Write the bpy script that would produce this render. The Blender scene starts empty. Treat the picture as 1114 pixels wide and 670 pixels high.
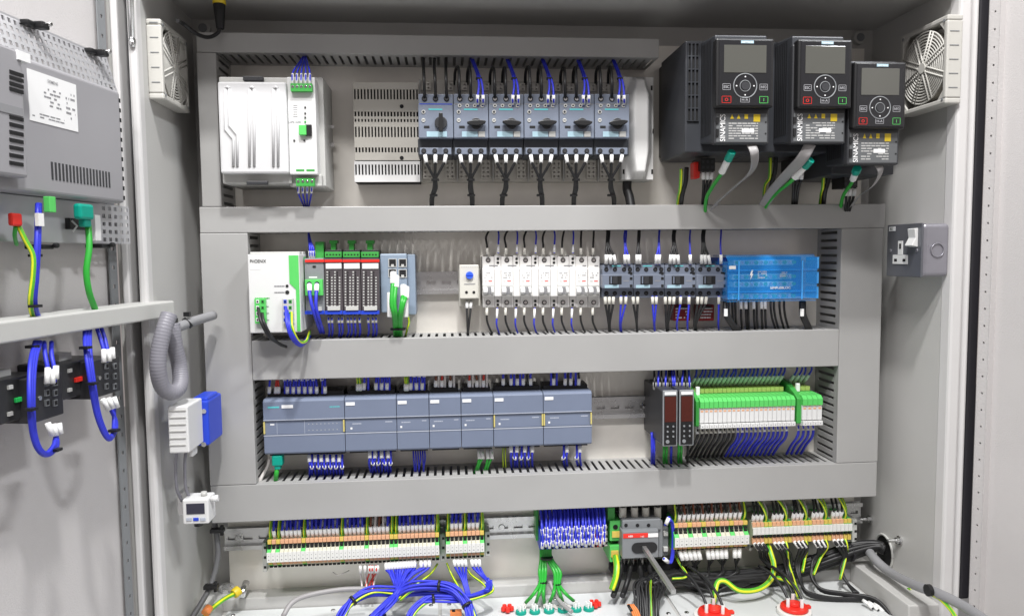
import bpy, math, random
from mathutils import Vector, Matrix
random.seed(7)
D = bpy.data; SC = bpy.context.scene; COL = SC.collection
PI = math.pi

# ------------------------------------------------------------------ camera
F_PX, PITCH, YAW, ROLL = 810.23, .07231, .08689, -.0104
def cam_axes():
    cp, sp, cy, sy, cr, sr = math.cos(PITCH), math.sin(PITCH), math.cos(YAW), math.sin(YAW), math.cos(ROLL), math.sin(ROLL)
    fwd = Vector((sy*cp, cy*cp, -sp)); right = Vector((cy, -sy, 0)); up = right.cross(fwd)
    return right*cr+up*sr, -right*sr+up*cr, fwd
CR, CU, CF = cam_axes(); CAM = Vector((0, -1.25, 0))
def ray(u, v): return CF + CR*((u-557)/F_PX) + CU*((335-v)/F_PX)
cd = D.cameras.new('camera'); cam = D.objects.new('camera', cd); COL.objects.link(cam)
cd.sensor_width = 36; cd.lens = F_PX/1114*36; cd.clip_end = 100; cd.clip_start = .01
m = Matrix((CR, CU, -CF)).transposed().to_4x4(); m.translation = CAM; cam.matrix_world = m
SC.camera = cam

# ------------------------------------------------------------------ frames: (a, b, n) = right, up, towards viewer
class Frame:
    def __init__(s, o, ax, an):
        s.o = Vector(o); s.ax = Vector(ax).normalized(); s.an = Vector(an).normalized(); s.ay = s.an.cross(s.ax)
    def w(s, a, b, n): return s.o + s.ax*a + s.ay*b + s.an*n
    def at(s, u, v, n):
        d = ray(u, v); t = (n-(CAM-s.o).dot(s.an))/d.dot(s.an); p = CAM+d*t-s.o
        return p.dot(s.ax), p.dot(s.ay)
    def rect(s, u0, v0, u1, v1, n):
        um, vm = (u0+u1)/2, (v0+v1)/2
        return s.at(u0, vm, n)[0], s.at(u1, vm, n)[0], s.at(um, v1, n)[1], s.at(um, v0, n)[1]
    def P(s, u, v, n):
        a, b = s.at(u, v, n); return (a, b, n)
XL, XR, ZC, ZF, YB, YF = -.403, .748, .382, -.58, .022, -.2
M = Frame((0, 0, 0), (1, 0, 0), (0, -1, 0))
WL = Frame((XL, 0, 0), (0, 1, 0), (1, 0, 0))
WR = Frame((XR, 0, 0), (0, -1, 0), (-1, 0, 0))
_t = math.radians(9)
DL = Frame((XL-.042, YF-.006, 0), (math.sin(_t), math.cos(_t), 0), (math.cos(_t), -math.sin(_t), 0))   # left door, a<0 away from hinge
_r = math.radians(14)
DR = Frame((XR+.043, YF-.012, 0), (math.sin(_r), -math.cos(_r), 0), (-math.cos(_r), -math.sin(_r), 0))
FL = Frame((0, 0, ZF), (1, 0, 0), (0, 0, 1))    # floor: a=x, b=y, n=up

# ------------------------------------------------------------------ materials
MATS = {}
def mat(name, col, rough=.5, metal=0, noise=.0, scale=30, bump=0, trans=0, emit=0, coat=0, bscale=400, ior=1.45, alpha=1):
    if name in MATS: return MATS[name]
    mt = D.materials.new(name); mt.use_nodes = True; nt = mt.node_tree; b = nt.nodes['Principled BSDF']
    b.inputs['Base Color'].default_value = (*col, 1); b.inputs['Roughness'].default_value = rough
    b.inputs['Metallic'].default_value = metal; b.inputs['IOR'].default_value = ior
    if trans: b.inputs['Transmission Weight'].default_value = trans
    if coat: b.inputs['Coat Weight'].default_value = coat; b.inputs['Coat Roughness'].default_value = .08
    if emit: b.inputs['Emission Color'].default_value = (*col, 1); b.inputs['Emission Strength'].default_value = emit
    tc = nt.nodes.new('ShaderNodeTexCoord')
    if noise:
        n = nt.nodes.new('ShaderNodeTexNoise'); n.inputs['Scale'].default_value = scale; n.inputs['Detail'].default_value = 6
        geo = nt.nodes.new('ShaderNodeNewGeometry')
        nt.links.new(geo.outputs['Position'], n.inputs['Vector'])
        mp = nt.nodes.new('ShaderNodeMapRange'); mp.inputs['From Min'].default_value = .3; mp.inputs['From Max'].default_value = .7
        mp.inputs['To Min'].default_value = 1-noise; mp.inputs['To Max'].default_value = 1+noise
        nt.links.new(n.outputs['Fac'], mp.inputs['Value'])
        mx = nt.nodes.new('ShaderNodeVectorMath'); mx.operation = 'SCALE'; mx.inputs[0].default_value = col
        nt.links.new(mp.outputs[0], mx.inputs['Scale']); nt.links.new(mx.outputs[0], b.inputs['Base Color'])
        mr = nt.nodes.new('ShaderNodeMapRange'); mr.inputs['From Min'].default_value = .3; mr.inputs['From Max'].default_value = .7
        mr.inputs['To Min'].default_value = max(.02, rough-noise*.8); mr.inputs['To Max'].default_value = rough+noise*.8
        nt.links.new(n.outputs['Fac'], mr.inputs['Value']); nt.links.new(mr.outputs[0], b.inputs['Roughness'])
    if bump:
        n2 = nt.nodes.new('ShaderNodeTexNoise'); n2.inputs['Scale'].default_value = bscale; n2.inputs['Detail'].default_value = 2
        g2 = nt.nodes.new('ShaderNodeNewGeometry'); nt.links.new(g2.outputs['Position'], n2.inputs['Vector'])
        bp = nt.nodes.new('ShaderNodeBump'); bp.inputs['Strength'].default_value = bump; bp.inputs['Distance'].default_value = .001
        nt.links.new(n2.outputs['Fac'], bp.inputs['Height']); nt.links.new(bp.outputs[0], b.inputs['Normal'])
    MATS[name] = mt; return mt
PAINT = mat('grey_paint', (.50, .495, .48), .42, noise=.03, scale=9, bump=.25, bscale=900)
DOORP = mat('door_paint', (.56, .54, .535), .42, noise=.05, scale=4, bump=.35, bscale=500)
LIPP = mat('frame_paint', (.62, .61, .605), .35, noise=.03, scale=9)
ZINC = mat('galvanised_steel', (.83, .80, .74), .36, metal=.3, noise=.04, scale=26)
RAIL = mat('rail_steel', (.72, .72, .72), .28, metal=.7, noise=.02, scale=40)
STEEL = mat('bright_steel', (.75, .75, .75), .2, metal=1)
DUCT = mat('duct_plastic', (.37, .367, .36), .45, noise=.03, scale=14)
DUCTC = mat('duct_cover_plastic', (.355, .352, .345), .36, noise=.05, scale=6, bump=.06, bscale=35)
WHITE = mat('white_plastic', (.68, .68, .675), .42)
FLOORW = mat('white_gland_plate', (.60, .615, .615), .4, noise=.05, scale=12)
BEIGE = mat('beige_plastic', (.60, .585, .53), .45)
FANP = mat('fan_plastic', (.52, .51, .475), .5)
LGREY = mat('light_grey_plastic', (.50, .50, .48), .5)
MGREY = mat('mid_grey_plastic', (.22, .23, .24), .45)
BGREY = mat('blue_grey_plastic', (.17, .195, .25), .42, noise=.04, scale=40)
PLCB = mat('plc_blue_grey', (.16, .19, .265), .42, noise=.03, scale=20)
PLCL = mat('plc_light_edge', (.42, .45, .52), .4)
DGREY = mat('dark_grey_plastic', (.035, .036, .040), .42)
DRV = mat('drive_grey_plastic', (.042, .045, .052), .4, noise=.04, scale=30)
BLACK = mat('black_plastic', (.012, .012, .013), .4)
HOLE = mat('dark_recess', (.008, .008, .009), .7)
RUBBER = mat('black_rubber', (.015, .014, .018), .6)
WBLK = mat('black_wire', (.016, .016, .017), .45)
WBLU = mat('blue_wire', (.03, .04, .55), .45, noise=.06, scale=90)
WGRN = mat('green_cable', (.03, .36, .04), .35)
WGRY = mat('grey_ribbon', (.30, .29, .29), .4)
WRED = mat('red_wire', (.5, .03, .02), .35)
WWHT = mat('white_wire', (.6, .57, .55), .4)
WBRN = mat('brown_wire', (.18, .06, .03), .4)
YEL = mat('yellow_plastic', (.75, .55, .03), .4)
GRNT = mat('green_terminal', (.05, .33, .06), .4)
GRNL = mat('bright_green_plastic', (.10, .55, .12), .42)
TEAL = mat('teal_plastic', (.0, .30, .22), .4)
ORNG = mat('orange_plastic', (.70, .38, .22), .5)
RED = mat('red_plastic', (.72, .03, .02), .35)
BLUE = mat('blue_plastic', (.02, .06, .55), .4)
LBLUE = mat('pale_blue_print', (.36, .52, .60), .45)
TEALP = mat('teal_print', (.10, .48, .50), .45)
INK = mat('black_ink', (.02, .02, .02), .5)
GINK = mat('grey_ink', (.25, .25, .26), .5)
WINK = mat('white_ink', (.8, .8, .8), .5)
SCREEN = mat('grey_display', (.085, .085, .075), .12, coat=.6)
DSCREEN = mat('dark_display', (.03, .03, .05), .1, coat=.6)
RSCREEN = mat('dark_red_display', (.065, .014, .010), .12, coat=.5)
SLEEVE = mat('white_sleeve', (.80, .80, .79), .45)
CLEARB = mat('blue_clear_plastic', (.03, .36, .92), .10, coat=.4); CLEARB.node_tree.nodes['Principled BSDF'].inputs['Alpha'].default_value = .30
HMIP = mat('screen_housing_plastic', (.30, .295, .31), .45, noise=.03, scale=10)
CONDUIT = mat('grey_corrugated_hose', (.235, .23, .26), .42)
PGREY = mat('light_metal_sheet', (.52, .52, .54), .35, metal=.4)
SOCK = mat('socket_plate_steel', (.16, .165, .185), .35, metal=.5, noise=.05, scale=40)
SOCKS = mat('socket_box_steel', (.30, .295, .33), .32, metal=.5, noise=.06, scale=30)
COPPER = mat('orange_wire_lug', (.70, .22, .06), .4)
def gy_mat():
    mt = D.materials.new('green_yellow_stripe'); mt.use_nodes = True; nt = mt.node_tree; b = nt.nodes['Principled BSDF']
    b.inputs['Roughness'].default_value = .35
    at = nt.nodes.new('ShaderNodeUVMap'); sp = nt.nodes.new('ShaderNodeSeparateXYZ'); nt.links.new(at.outputs[0], sp.inputs[0])
    g = nt.nodes.new('ShaderNodeMath'); g.operation = 'FRACT'; nt.links.new(sp.outputs['X'], g.inputs[0])
    h = nt.nodes.new('ShaderNodeMath'); h.operation = 'GREATER_THAN'; h.inputs[1].default_value = .55; nt.links.new(g.outputs[0], h.inputs[0])
    mx = nt.nodes.new('ShaderNodeMix'); mx.data_type = 'RGBA'; nt.links.new(h.outputs[0], mx.inputs['Factor'])
    mx.inputs['A'].default_value = (.10, .42, .03, 1); mx.inputs['B'].default_value = (.72, .75, .03, 1)
    nt.links.new(mx.outputs['Result'], b.inputs['Base Color']); MATS['green_yellow_stripe'] = mt; return mt
WGY = gy_mat()

# ------------------------------------------------------------------ mesh builder
class MB:
    def __init__(s, fr=M): s.v = []; s.f = []; s.m = []; s.fr = fr; s.mats = []; s.uv = {}; s.sm = []
    def mi(s, m):
        if m is None: return 0
        if m not in s.mats: s.mats.append(m)
        return s.mats.index(m)
    def add(s, vs, fs, m=None, raw=False, smooth=False):
        k = len(s.v); i = s.mi(m)
        s.v += [Vector(p) if raw else s.fr.w(*p) for p in vs]
        s.f += [tuple(k+q for q in f) for f in fs]; s.m += [i]*len(fs); s.sm += [smooth]*len(fs)
        return s
    def box(s, a0, a1, b0, b1, n0, n1, m=None):
        if a0 > a1: a0, a1 = a1, a0
        if b0 > b1: b0, b1 = b1, b0
        if n0 > n1: n0, n1 = n1, n0
        return s.add([(a0, b0, n0), (a1, b0, n0), (a1, b1, n0), (a0, b1, n0), (a0, b0, n1), (a1, b0, n1), (a1, b1, n1), (a0, b1, n1)],
                     [(0, 3, 2, 1), (4, 5, 6, 7), (0, 1, 5, 4), (1, 2, 6, 5), (2, 3, 7, 6), (3, 0, 4, 7)], m)
    def px(s, u0, v0, u1, v1, n0, n1, m=None):      # box whose front (at n1) fills the rectangle
        a0, a1, b0, b1 = s.fr.rect(u0, v0, u1, v1, n1); return s.box(a0, a1, b0, b1, n0, n1, m)
    def prism(s, poly, k0, k1, axis='n', m=None):   # poly: 2D outline extruded. axis n: (a,b); axis a: (n,b); axis b: (a,n)
        f = {'n': lambda p, k: (p[0], p[1], k), 'a': lambda p, k: (k, p[1], p[0]), 'b': lambda p, k: (p[0], k, p[1])}[axis]
        N = len(poly); vs = [f(p, k0) for p in poly]+[f(p, k1) for p in poly]
        fs = [tuple(range(N)), tuple(range(2*N-1, N-1, -1))]+[(i, i+N, (i+1) % N+N, (i+1) % N) for i in range(N)]
        return s.add(vs, fs, m)
    def cyl(s, a, b, n0, n1, r, r2=None, seg=14, m=None, axis='n', smooth=False):
        r2 = r if r2 is None else r2
        f = {'n': lambda x, y, k: (a+x, b+y, k), 'a': lambda x, y, k: (k, b+y, a+x), 'b': lambda x, y, k: (a+x, k, b+y)}[axis]
        vs = []
        for k, rr in ((n0, r), (n1, r2)):
            vs += [f(rr*math.cos(2*PI*i/seg), rr*math.sin(2*PI*i/seg), k) for i in range(seg)]
        k = len(s.v)
        s.add(vs, [tuple(range(seg-1, -1, -1)), tuple(range(seg, 2*seg))], m)
        i0 = s.mi(m)
        for i in range(seg):
            s.f.append((k+i, k+(i+1) % seg, k+seg+(i+1) % seg, k+seg+i)); s.m.append(i0); s.sm.append(smooth)
        return s
    def ring(s, a, b, n, r, t, seg=28, m=None):
        pts = [(a+r*math.cos(2*PI*i/seg), b+r*math.sin(2*PI*i/seg), n) for i in range(seg+1)]
        return s.tube(pts, t, 6, m, sub=1, caps=False)
    def tube(s, pts, r, seg=8, m=None, sub=5, raw=False, caps=True, ripple=0, flat=None):
        P = [Vector(p) if raw else s.fr.w(*p) for p in pts]
        if sub > 1 and len(P) > 2:
            Q = []; E = [2*P[0]-P[1]]+P+[2*P[-1]-P[-2]]
            for i in range(1, len(E)-2):
                for j in range(sub):
                    t = j/sub; p0, p1, p2, p3 = E[i-1:i+3]
                    Q.append(.5*((2*p1)+(p2-p0)*t+(2*p0-5*p1+4*p2-p3)*t*t+(3*p1-p0-3*p2+p3)*t**3))
            Q.append(P[-1]); P = Q
        if ripple:
            L = [0]
            for i in range(1, len(P)): L.append(L[-1]+(P[i]-P[i-1]).length)
            N = int(L[-1]/ripple*4); Q = []; j = 0
            for k in range(N+1):
                d = L[-1]*k/N
                while j < len(L)-2 and L[j+1] < d: j += 1
                Q.append(P[j].lerp(P[j+1], (d-L[j])/max(1e-9, L[j+1]-L[j])))
            P = Q
        k0 = len(s.v); i0 = s.mi(m); up = None; dist = 0; N = len(P)
        for i, p in enumerate(P):
            t = (P[min(i+1, N-1)]-P[max(i-1, 0)]).normalized()
            if up is None: up = t.orthogonal().normalized() if flat is None else Vector(flat)
            up = (up-t*up.dot(t)).normalized(); sd = t.cross(up)
            rr = r*(1 if not ripple else (1, 1.0, .975, .975)[i % 4])
            for q in range(seg):
                an = 2*PI*q/seg
                s.v.append(p+up*(math.cos(an)*rr)*(1 if flat is None else .12)+sd*(math.sin(an)*rr))
            if i:
                dist += (p-P[i-1]).length
                for q in range(seg):
                    fi = len(s.f)
                    s.f.append((k0+(i-1)*seg+q, k0+(i-1)*seg+(q+1) % seg, k0+i*seg+(q+1) % seg, k0+i*seg+q)); s.m.append(i0); s.sm.append(True)
                    s.uv[fi] = (q/seg, (q+1)/seg)
        if caps:
            s.f.append(tuple(k0+q for q in range(seg-1, -1, -1))); s.f.append(tuple(k0+(N-1)*seg+q for q in range(seg))); s.m += [i0]*2; s.sm += [False]*2
        return s
    def perf(s, o, U, V, T, nu, nv, fu, fv, m=None, stag=False):
        """sheet spanned by U,V from o with nu x nv rectangular holes, thickness vector T (frame coordinates)."""
        o, U, V, T = map(Vector, (o, U, V, T)); u = U/nu; w = V/nv
        for i in range(nu):
            for j in range(nv):
                c = o+u*i+w*j; mu = u*(1-fu)/2; mv = w*(1-fv)/2
                O = [c, c+u, c+u+w, c+w]; I = [c+mu+mv, c+u-mu+mv, c+u-mu+w-mv, c+mu+w-mv]
                vs = O+I+[p+T for p in O]+[p+T for p in I]
                fs = []
                for k in range(4):
                    l = (k+1) % 4
                    fs += [(k, l, 4+l, 4+k), (8+k, 12+k, 12+l, 8+l), (4+k, 4+l, 12+l, 12+k)]
                s.add(vs, fs, m)
        P = [o, o+U, o+U+V, o+V]; P += [p+T for p in P]
        s.add(P, [(k, 4+k, 4+(k+1) % 4, (k+1) % 4) for k in range(4)], m)
        return s
    def build(s, name, m=None, parent=None, bev=0, seg=2, smooth=False):
        if m is not None and not s.mats: s.mats = [m]
        elif m is not None and None not in s.mats and m not in s.mats: pass
        off = Vector(parent['_o']) if parent is not None else (sum(s.v, Vector())/len(s.v))
        if parent is None:
            off = Vector((off.x, off.y, min(p.z for p in s.v)))
        me = D.meshes.new(name); me.from_pydata([tuple(p-off) for p in s.v], [], s.f)
        for q in s.mats: me.materials.append(q)
        me.polygons.foreach_set('material_index', s.m); me.polygons.foreach_set('use_smooth', s.sm)
        if s.uv:
            ul = me.uv_layers.new(name='UVMap')
            for fi, (q0, q1) in s.uv.items():
                for li, x in zip(me.polygons[fi].loop_indices, (q0, q1, q1, q0)): ul.data[li].uv = (x*3.0+.15, 0)
        me.update()
        o = D.objects.new(name, me); COL.objects.link(o)
        if parent is None: o.location = off; o['_o'] = tuple(off)
        else: o.parent = parent; o['_o'] = parent['_o']
        if bev:
            bm = o.modifiers.new('bevel', 'BEVEL'); bm.width = bev; bm.segments = seg; bm.limit_method = 'ANGLE'; bm.angle_limit = .6
        return o
def tag(o, label, cat, group=None, kind=None):
    o['label'] = label; o['category'] = cat
    if group: o['group'] = group
    if kind: o['kind'] = kind
    return o
def thing(name, label, cat, loc, group=None, fr=M):
    o = D.objects.new(name, None); COL.objects.link(o); p = fr.w(*loc); o.location = p; o['_o'] = tuple(p); o.empty_display_size = .01
    return tag(o, label, cat, group)
def lab(o, label): o['label'] = label; return o
def copy_tree(o, par=None, off=None):
    c = o.copy(); COL.objects.link(c)
    if par is not None: c.parent = par
    elif off is not None: c.location = o.location+Vector(off)
    for ch in o.children: copy_tree(ch, c)
    return c
FONT = {}
def text(body, a, b, n, h, mt, parent, fr=M, name='lettering', rot=0, width=None, thick=.0003, al='LEFT'):
    cu = D.curves.new('t', 'FONT'); cu.body = body; cu.size = 1; cu.align_x = 'LEFT'; cu.offset = .008
    to = D.objects.new('t', cu); COL.objects.link(to); bpy.context.view_layer.update()
    me = D.meshes.new_from_object(to.evaluated_get(bpy.context.evaluated_depsgraph_get()))
    D.objects.remove(to); D.curves.remove(cu)
    xs = [v.co.x for v in me.vertices]; x0, x1 = min(xs), max(xs); sy = h/.7; sx = sy if width is None else width/(x1-x0)
    mb = MB(fr); vs = []
    ca, sa = math.cos(rot), math.sin(rot)
    for v in me.vertices:
        x = (v.co.x-x0)*sx; y = v.co.y*sy
        if al == 'CENTER': x -= (x1-x0)*sx/2
        vs.append((a+x*ca-y*sa, b+x*sa+y*ca, n+thick))
    mb.add(vs, [tuple(p.vertices) for p in me.polygons], mt); D.meshes.remove(me)
    return mb.build(name, None, parent)
def printlines(mb, a0, a1, b0, b1, n, rows, mt, seed=1, dens=.8):
    rnd = random.Random(seed); h = (b1-b0)/rows
    for r in range(rows):
        x = a0; b = b1-(r+.75)*h
        while x < a1:
            w = rnd.uniform(.004, .012)*(a1-a0)/.05
            if rnd.random() < dens: mb.box(x, min(a1, x+w*.85), b, b+h*.45, n, n+.0002, mt)
            x += w
def screw(mb, a, b, n, r, m1=STEEL, m2=HOLE):
    mb.cyl(a, b, n, n+.0012, r, r*.85, 12, m1); mb.box(a-r*.75, a+r*.75, b-r*.13, b+r*.13, n+.0012, n+.0014, m2)

STUFF = MB()
# wires ----------------------------------------------------------------
def jit(s): return random.uniform(-s, s)
def wire(pts, mt, label, group, r=.0013, sleeve=None, name='wire', cat='wire', seg=7, fr=M, parent=None, sl_len=.012, sl_r=None, sl_mat=None, ends=()):
    """pts: (u, v, n) picture points put at their real depth n. sleeve: list of end indices carrying a marker sleeve."""
    P = [fr.P(*p) for p in pts]
    mb = MB(fr).tube(P, r, seg, mt)
    o = mb.build(name, None, parent)
    if parent is None: tag(o, label, cat, group)
    for e in (sleeve or ()):
        p0 = fr.w(*P[0 if e == 0 else -1]); p1 = fr.w(*P[1 if e == 0 else -2]); d = (p1-p0).normalized()
        q = MB(fr).tube([p0+d*.0015, p0+d*(.0015+sl_len)], sl_r or r*1.45, 8, sl_mat or SLEEVE, sub=1, raw=True)
        q.build('marker_sleeve', None, o)
    return o
def tie(mb, p, r, fr=M, axis='b'):
    a, b, n = p
    mb.cyl(a if axis != 'a' else n, n if axis == 'b' else b, (b if axis == 'b' else a)-.0015, (b if axis == 'b' else a)+.0015, r, None, 10, BLACK, axis)

# ================================================================== CABINET
cab = thing('electrical_cabinet', 'open light grey steel electrical cabinet holding all the rows of equipment', 'electrical cabinet', (.17, ZF-.02, 0))
MB().box(XL-.02, XR+.02, ZF-.02, ZC+.02, -.03, -YB, PAINT).build('back_wall', None, cab)
MB().box(XL-.004, XL, ZF, ZC, -YB, -YF, PAINT).build('side_wall', None, cab)
mb = MB().box(XR, XR+.004, ZF, ZC, -YB, -YF, PAINT); mb.build('side_wall', None, cab)
MB().box(XL-.02, XR+.02, ZC, ZC+.004, -YB, -YF, PAINT).build('ceiling_panel', None, cab)
MB().box(XL-.02, XR+.02, ZF-.006, ZF, -YB, -YF+.01, PAINT).build('floor_frame', None, cab)
# mounting plate
p0 = M.at(249, 600, 0)[0]; p1 = M.at(930, 500, 0)[0]; zb = M.at(420, 636, 0)[1]
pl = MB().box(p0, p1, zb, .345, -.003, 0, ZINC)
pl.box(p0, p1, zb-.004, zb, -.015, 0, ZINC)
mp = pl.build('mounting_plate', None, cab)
# front frame lips (rolled section) left and right
def lip(x0, x1, y0, y1, z0, z1): MB().prism([(x0, -y1), (x0, -y0-.004), (x0+(x1-x0)*.2, -y0), (x1-(x1-x0)*.2, -y0), (x1, -y0-.004), (x1, -y1)], z0, z1, 'b', LIPP).build('frame_edge', None, cab, .002)
# left: inner light lip then gutter then outer band
zt, zbt = .62, -.75
MB().box(XL-.011, XL+.001, zbt, zt, .185, .207, LIPP).build('frame_edge', None, cab, .004)
MB().box(XL-.0235, XL-.011, zbt, zt, .16, .175, MGREY).build('frame_gutter', None, cab, .001)
MB().box(XL-.0325, XL-.0235, zbt, zt, .16, .205, LIPP).build('frame_edge', None, cab, .002)
MB().box(XL-.0405, XL-.0325, zbt, zt, .16, .196, LGREY).build('frame_edge', None, cab, .001)
MB().box(XR-.001, XR+.018, zbt, zt, .18, .205, LIPP).build('frame_edge', None, cab, .004)
MB().box(XR+.018, XR+.025, zbt, zt, .185, .210, LIPP).build('frame_edge', None, cab, .003)
sealb = WR.at(1047, 648, .02)[1]
MB().box(XR+.0255, XR+.0415, M.at(1051, 650, .205)[1], zt, .19, .209, RUBBER).build('door_seal', None, cab, .003)
MB().box(XL-.05, XR+.05, ZC+.0, zt, .185, .207, LIPP).build('frame_edge', None, cab, .003)
MB().box(XL-.05, XR+.05, zbt, ZF-.004, .185, .20, LIPP).build('frame_edge', None, cab, .003)
# floor gland plates
g = FL
MB().box(XL, XR, ZF, ZF+.022, -YB, .032, PAINT).build('floor_ledge', None, cab, .002)
MB().box(XR-.05, XR, ZF, ZF+.036, .033, -YF, PAINT).build('floor_ledge', None, cab, .002)
MB().box(XL, XL+.03, ZF, ZF+.03, .033, -YF, PAINT).build('floor_ledge', None, cab, .002)
xs = [XL+.035, -.02, .36, XR-.054]
for i in range(3):
    q = MB(FL); x0, x1 = xs[i]+.003, xs[i+1]-.003
    q.box(x0, x1, -.50, -.035, 0, .003, FLOORW)
    for sx in (x0+.012, (x0+x1)/2, x1-.012):
        for yy in (-.05, -.12, -.19): screw(q, sx, yy, .003, .004)
    q.build('gland_plate', None, cab, .001)
# left door
DZ0, DZ1 = -.8, .7
ld = MB(DL).box(-.75, -.004, DZ0, DZ1, -.02, 0, DOORP).build('door', None, cab, .002)
q = MB(DL)
q.perf((-.018, -.6, .006), (.016, 0, 0), (0, 1.2, 0), (0, 0, -.002), 1, 48, .3, .2, MGREY)  # darker grey than the door, standing in for shadow in the hinge gap
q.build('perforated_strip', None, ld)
# right door
rd = MB(DR).box(.0, .7, DZ0, DZ1, -.02, 0, DOORP).build('door', None, cab, .002)
lab(rd, 'right door with a perforated strip down its hinge side'); lab(ld, 'left door carrying the screen unit and switch blocks')
q = MB(DR); q.perf((.002, -.6, .008), (.018, 0, 0), (0, 1.2, 0), (0, 0, -.002), 1, 48, .16, .12, DOORP)
q.box(.020, .0212, -.6, .6, 0, .010, DOORP)
q.build('perforated_strip', None, rd)
# hinge pin at top-left of frame, cylinder
q = MB(); a, b = M.at(146, 35, .20); q.cyl(a, .208, b-.012, b+.3, .0040, None, 14, STEEL, 'b', True); q.cyl(a, .208, b-.022, b-.012, .0035, .005, 14, STEEL, 'b', True)
q.build('hinge', None, cab)

# ------------------------------------------------------------------ wiring ducts
DN = .08
def duct(a0, a1, b0, b1, horiz, label, n=DN, cover=(0, 0, 0, 0), sides=(1, 1), slotw=.36, openend=()):
    t = thing('wiring_duct', label, 'wiring duct', ((a0+a1)/2, b0, 0), 'grey slotted wiring ducts')
    q = MB(); q.box(a0, a1, b0, b1, 0, .0015, DUCT)
    pitch = .0125
    if horiz:
        L = a1-a0; k = int(L/pitch)
        if sides[0]: q.perf((a0, b0, .0015), (L, 0, 0), (0, 0, n-.006), (0, .0015, 0), k, 1, slotw, .72, DUCT)
        if sides[1]: q.perf((a0, b1, .0015), (L, 0, 0), (0, 0, n-.006), (0, -.0015, 0), k, 1, slotw, .72, DUCT)
    else:
        L = b1-b0; k = int(L/pitch)
        if sides[0]: q.perf((a0, b0, .0015), (0, L, 0), (0, 0, n-.006), (.0015, 0, 0), k, 1, slotw, .72, DUCT)
        if sides[1]: q.perf((a1, b0, .0015), (0, L, 0), (0, 0, n-.006), (-.0015, 0, 0), k, 1, slotw, .72, DUCT)
    q.build('slotted_body', None, t)
    c = MB(); e = .0006
    if horiz: c.box(a0+cover[0], a1+cover[1], b0-e, b1+e, n-.006, n)
    else: c.box(a0-e, a1+e, b0+cover[2], b1+cover[3], n-.006, n)
    c.build('cover', DUCTC, t, .0012)
    return t
AL0, AL1, AR0, AR1 = -.371, -.302, .644, .7146
Z = [.07484, .03685, -.12976, -.18992, -.35474, -.41267]
duct(AL0, AR1+.003, Z[1], Z[0], True, 'wide horizontal grey duct just below the row with the drives')
duct(AL1+.001, AR0-.001, Z[3], Z[2], True, 'horizontal grey duct between the breaker row and the controller row')
duct(AL0, AR1, Z[5], Z[4], True, 'horizontal grey duct just above the bottom terminal rows')
duct(AL0, AL1, Z[4]+.001, Z[1]-.001, False, 'tall vertical grey duct on the left of the two middle rows')
duct(AR0, AR1, Z[4]+.001, Z[1]-.001, False, 'tall vertical grey duct on the right of the two middle rows')
tz0, tz1 = M.at(460, 59.5, DN)[1], M.at(460, 39, DN)[1]
ta0, ta1 = M.at(213.5, 50, DN)[0], M.at(717, 50, DN)[0]
duct(ta0, ta1, tz0, tz1, True, 'dim horizontal grey duct along the very top of the cabinet')
duct(ta0, M.at(237, 130, DN)[0], Z[0]+.001, tz0-.001, False, 'short vertical grey duct at the upper left beside the white power supply')

# ------------------------------------------------------------------ DIN rails
def rail(u0, u1, um, v0, v1, label, n=.004):
    a0, a1 = M.at(u0, v1, n)[0], M.at(u1, v1, n)[0]; b0 = M.at(um, v1, n+.0075)[1]; b1 = b0+.037
    q = MB()
    q.box(a0, a1, b0, b0+.006, n+.0065, n+.0075); q.box(a0, a1, b1-.006, b1, n+.0065, n+.0075)
    q.box(a0, a1, b0+.006, b0+.007, n, n+.0075); q.box(a0, a1, b1-.007, b1-.006, n, n+.0075)
    L = a1-a0; k = max(2, int(L/.025))
    q.perf((a0, b0+.007, n+.001), (L, 0, 0), (0, b1-b0-.014, 0), (0, 0, -.001), k, 1, .6, .26)
    x = a0+.022
    while x < a1: 
        q.cyl(x, (b0+b1)/2, n+.001, n+.0035, .0055, .0045, 14); x += .22
    q.box(a0, a1, b0, b1, 0.0003, .001)
    o = q.build('mounting_rail', None); o.data.materials.clear(); o.data.materials.append(RAIL)
    tag(o, label, 'mounting rail', 'steel mounting rails'); return o
rail(275, 888, 475, 298, 320, 'steel mounting rail behind the breaker and contactor row')
rail(285, 905, 670, 430, 455, 'steel mounting rail behind the controller row')
rail(245, 935, 270, 572, 598, 'steel mounting rail carrying all the bottom terminal strips and the isolator')

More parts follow.
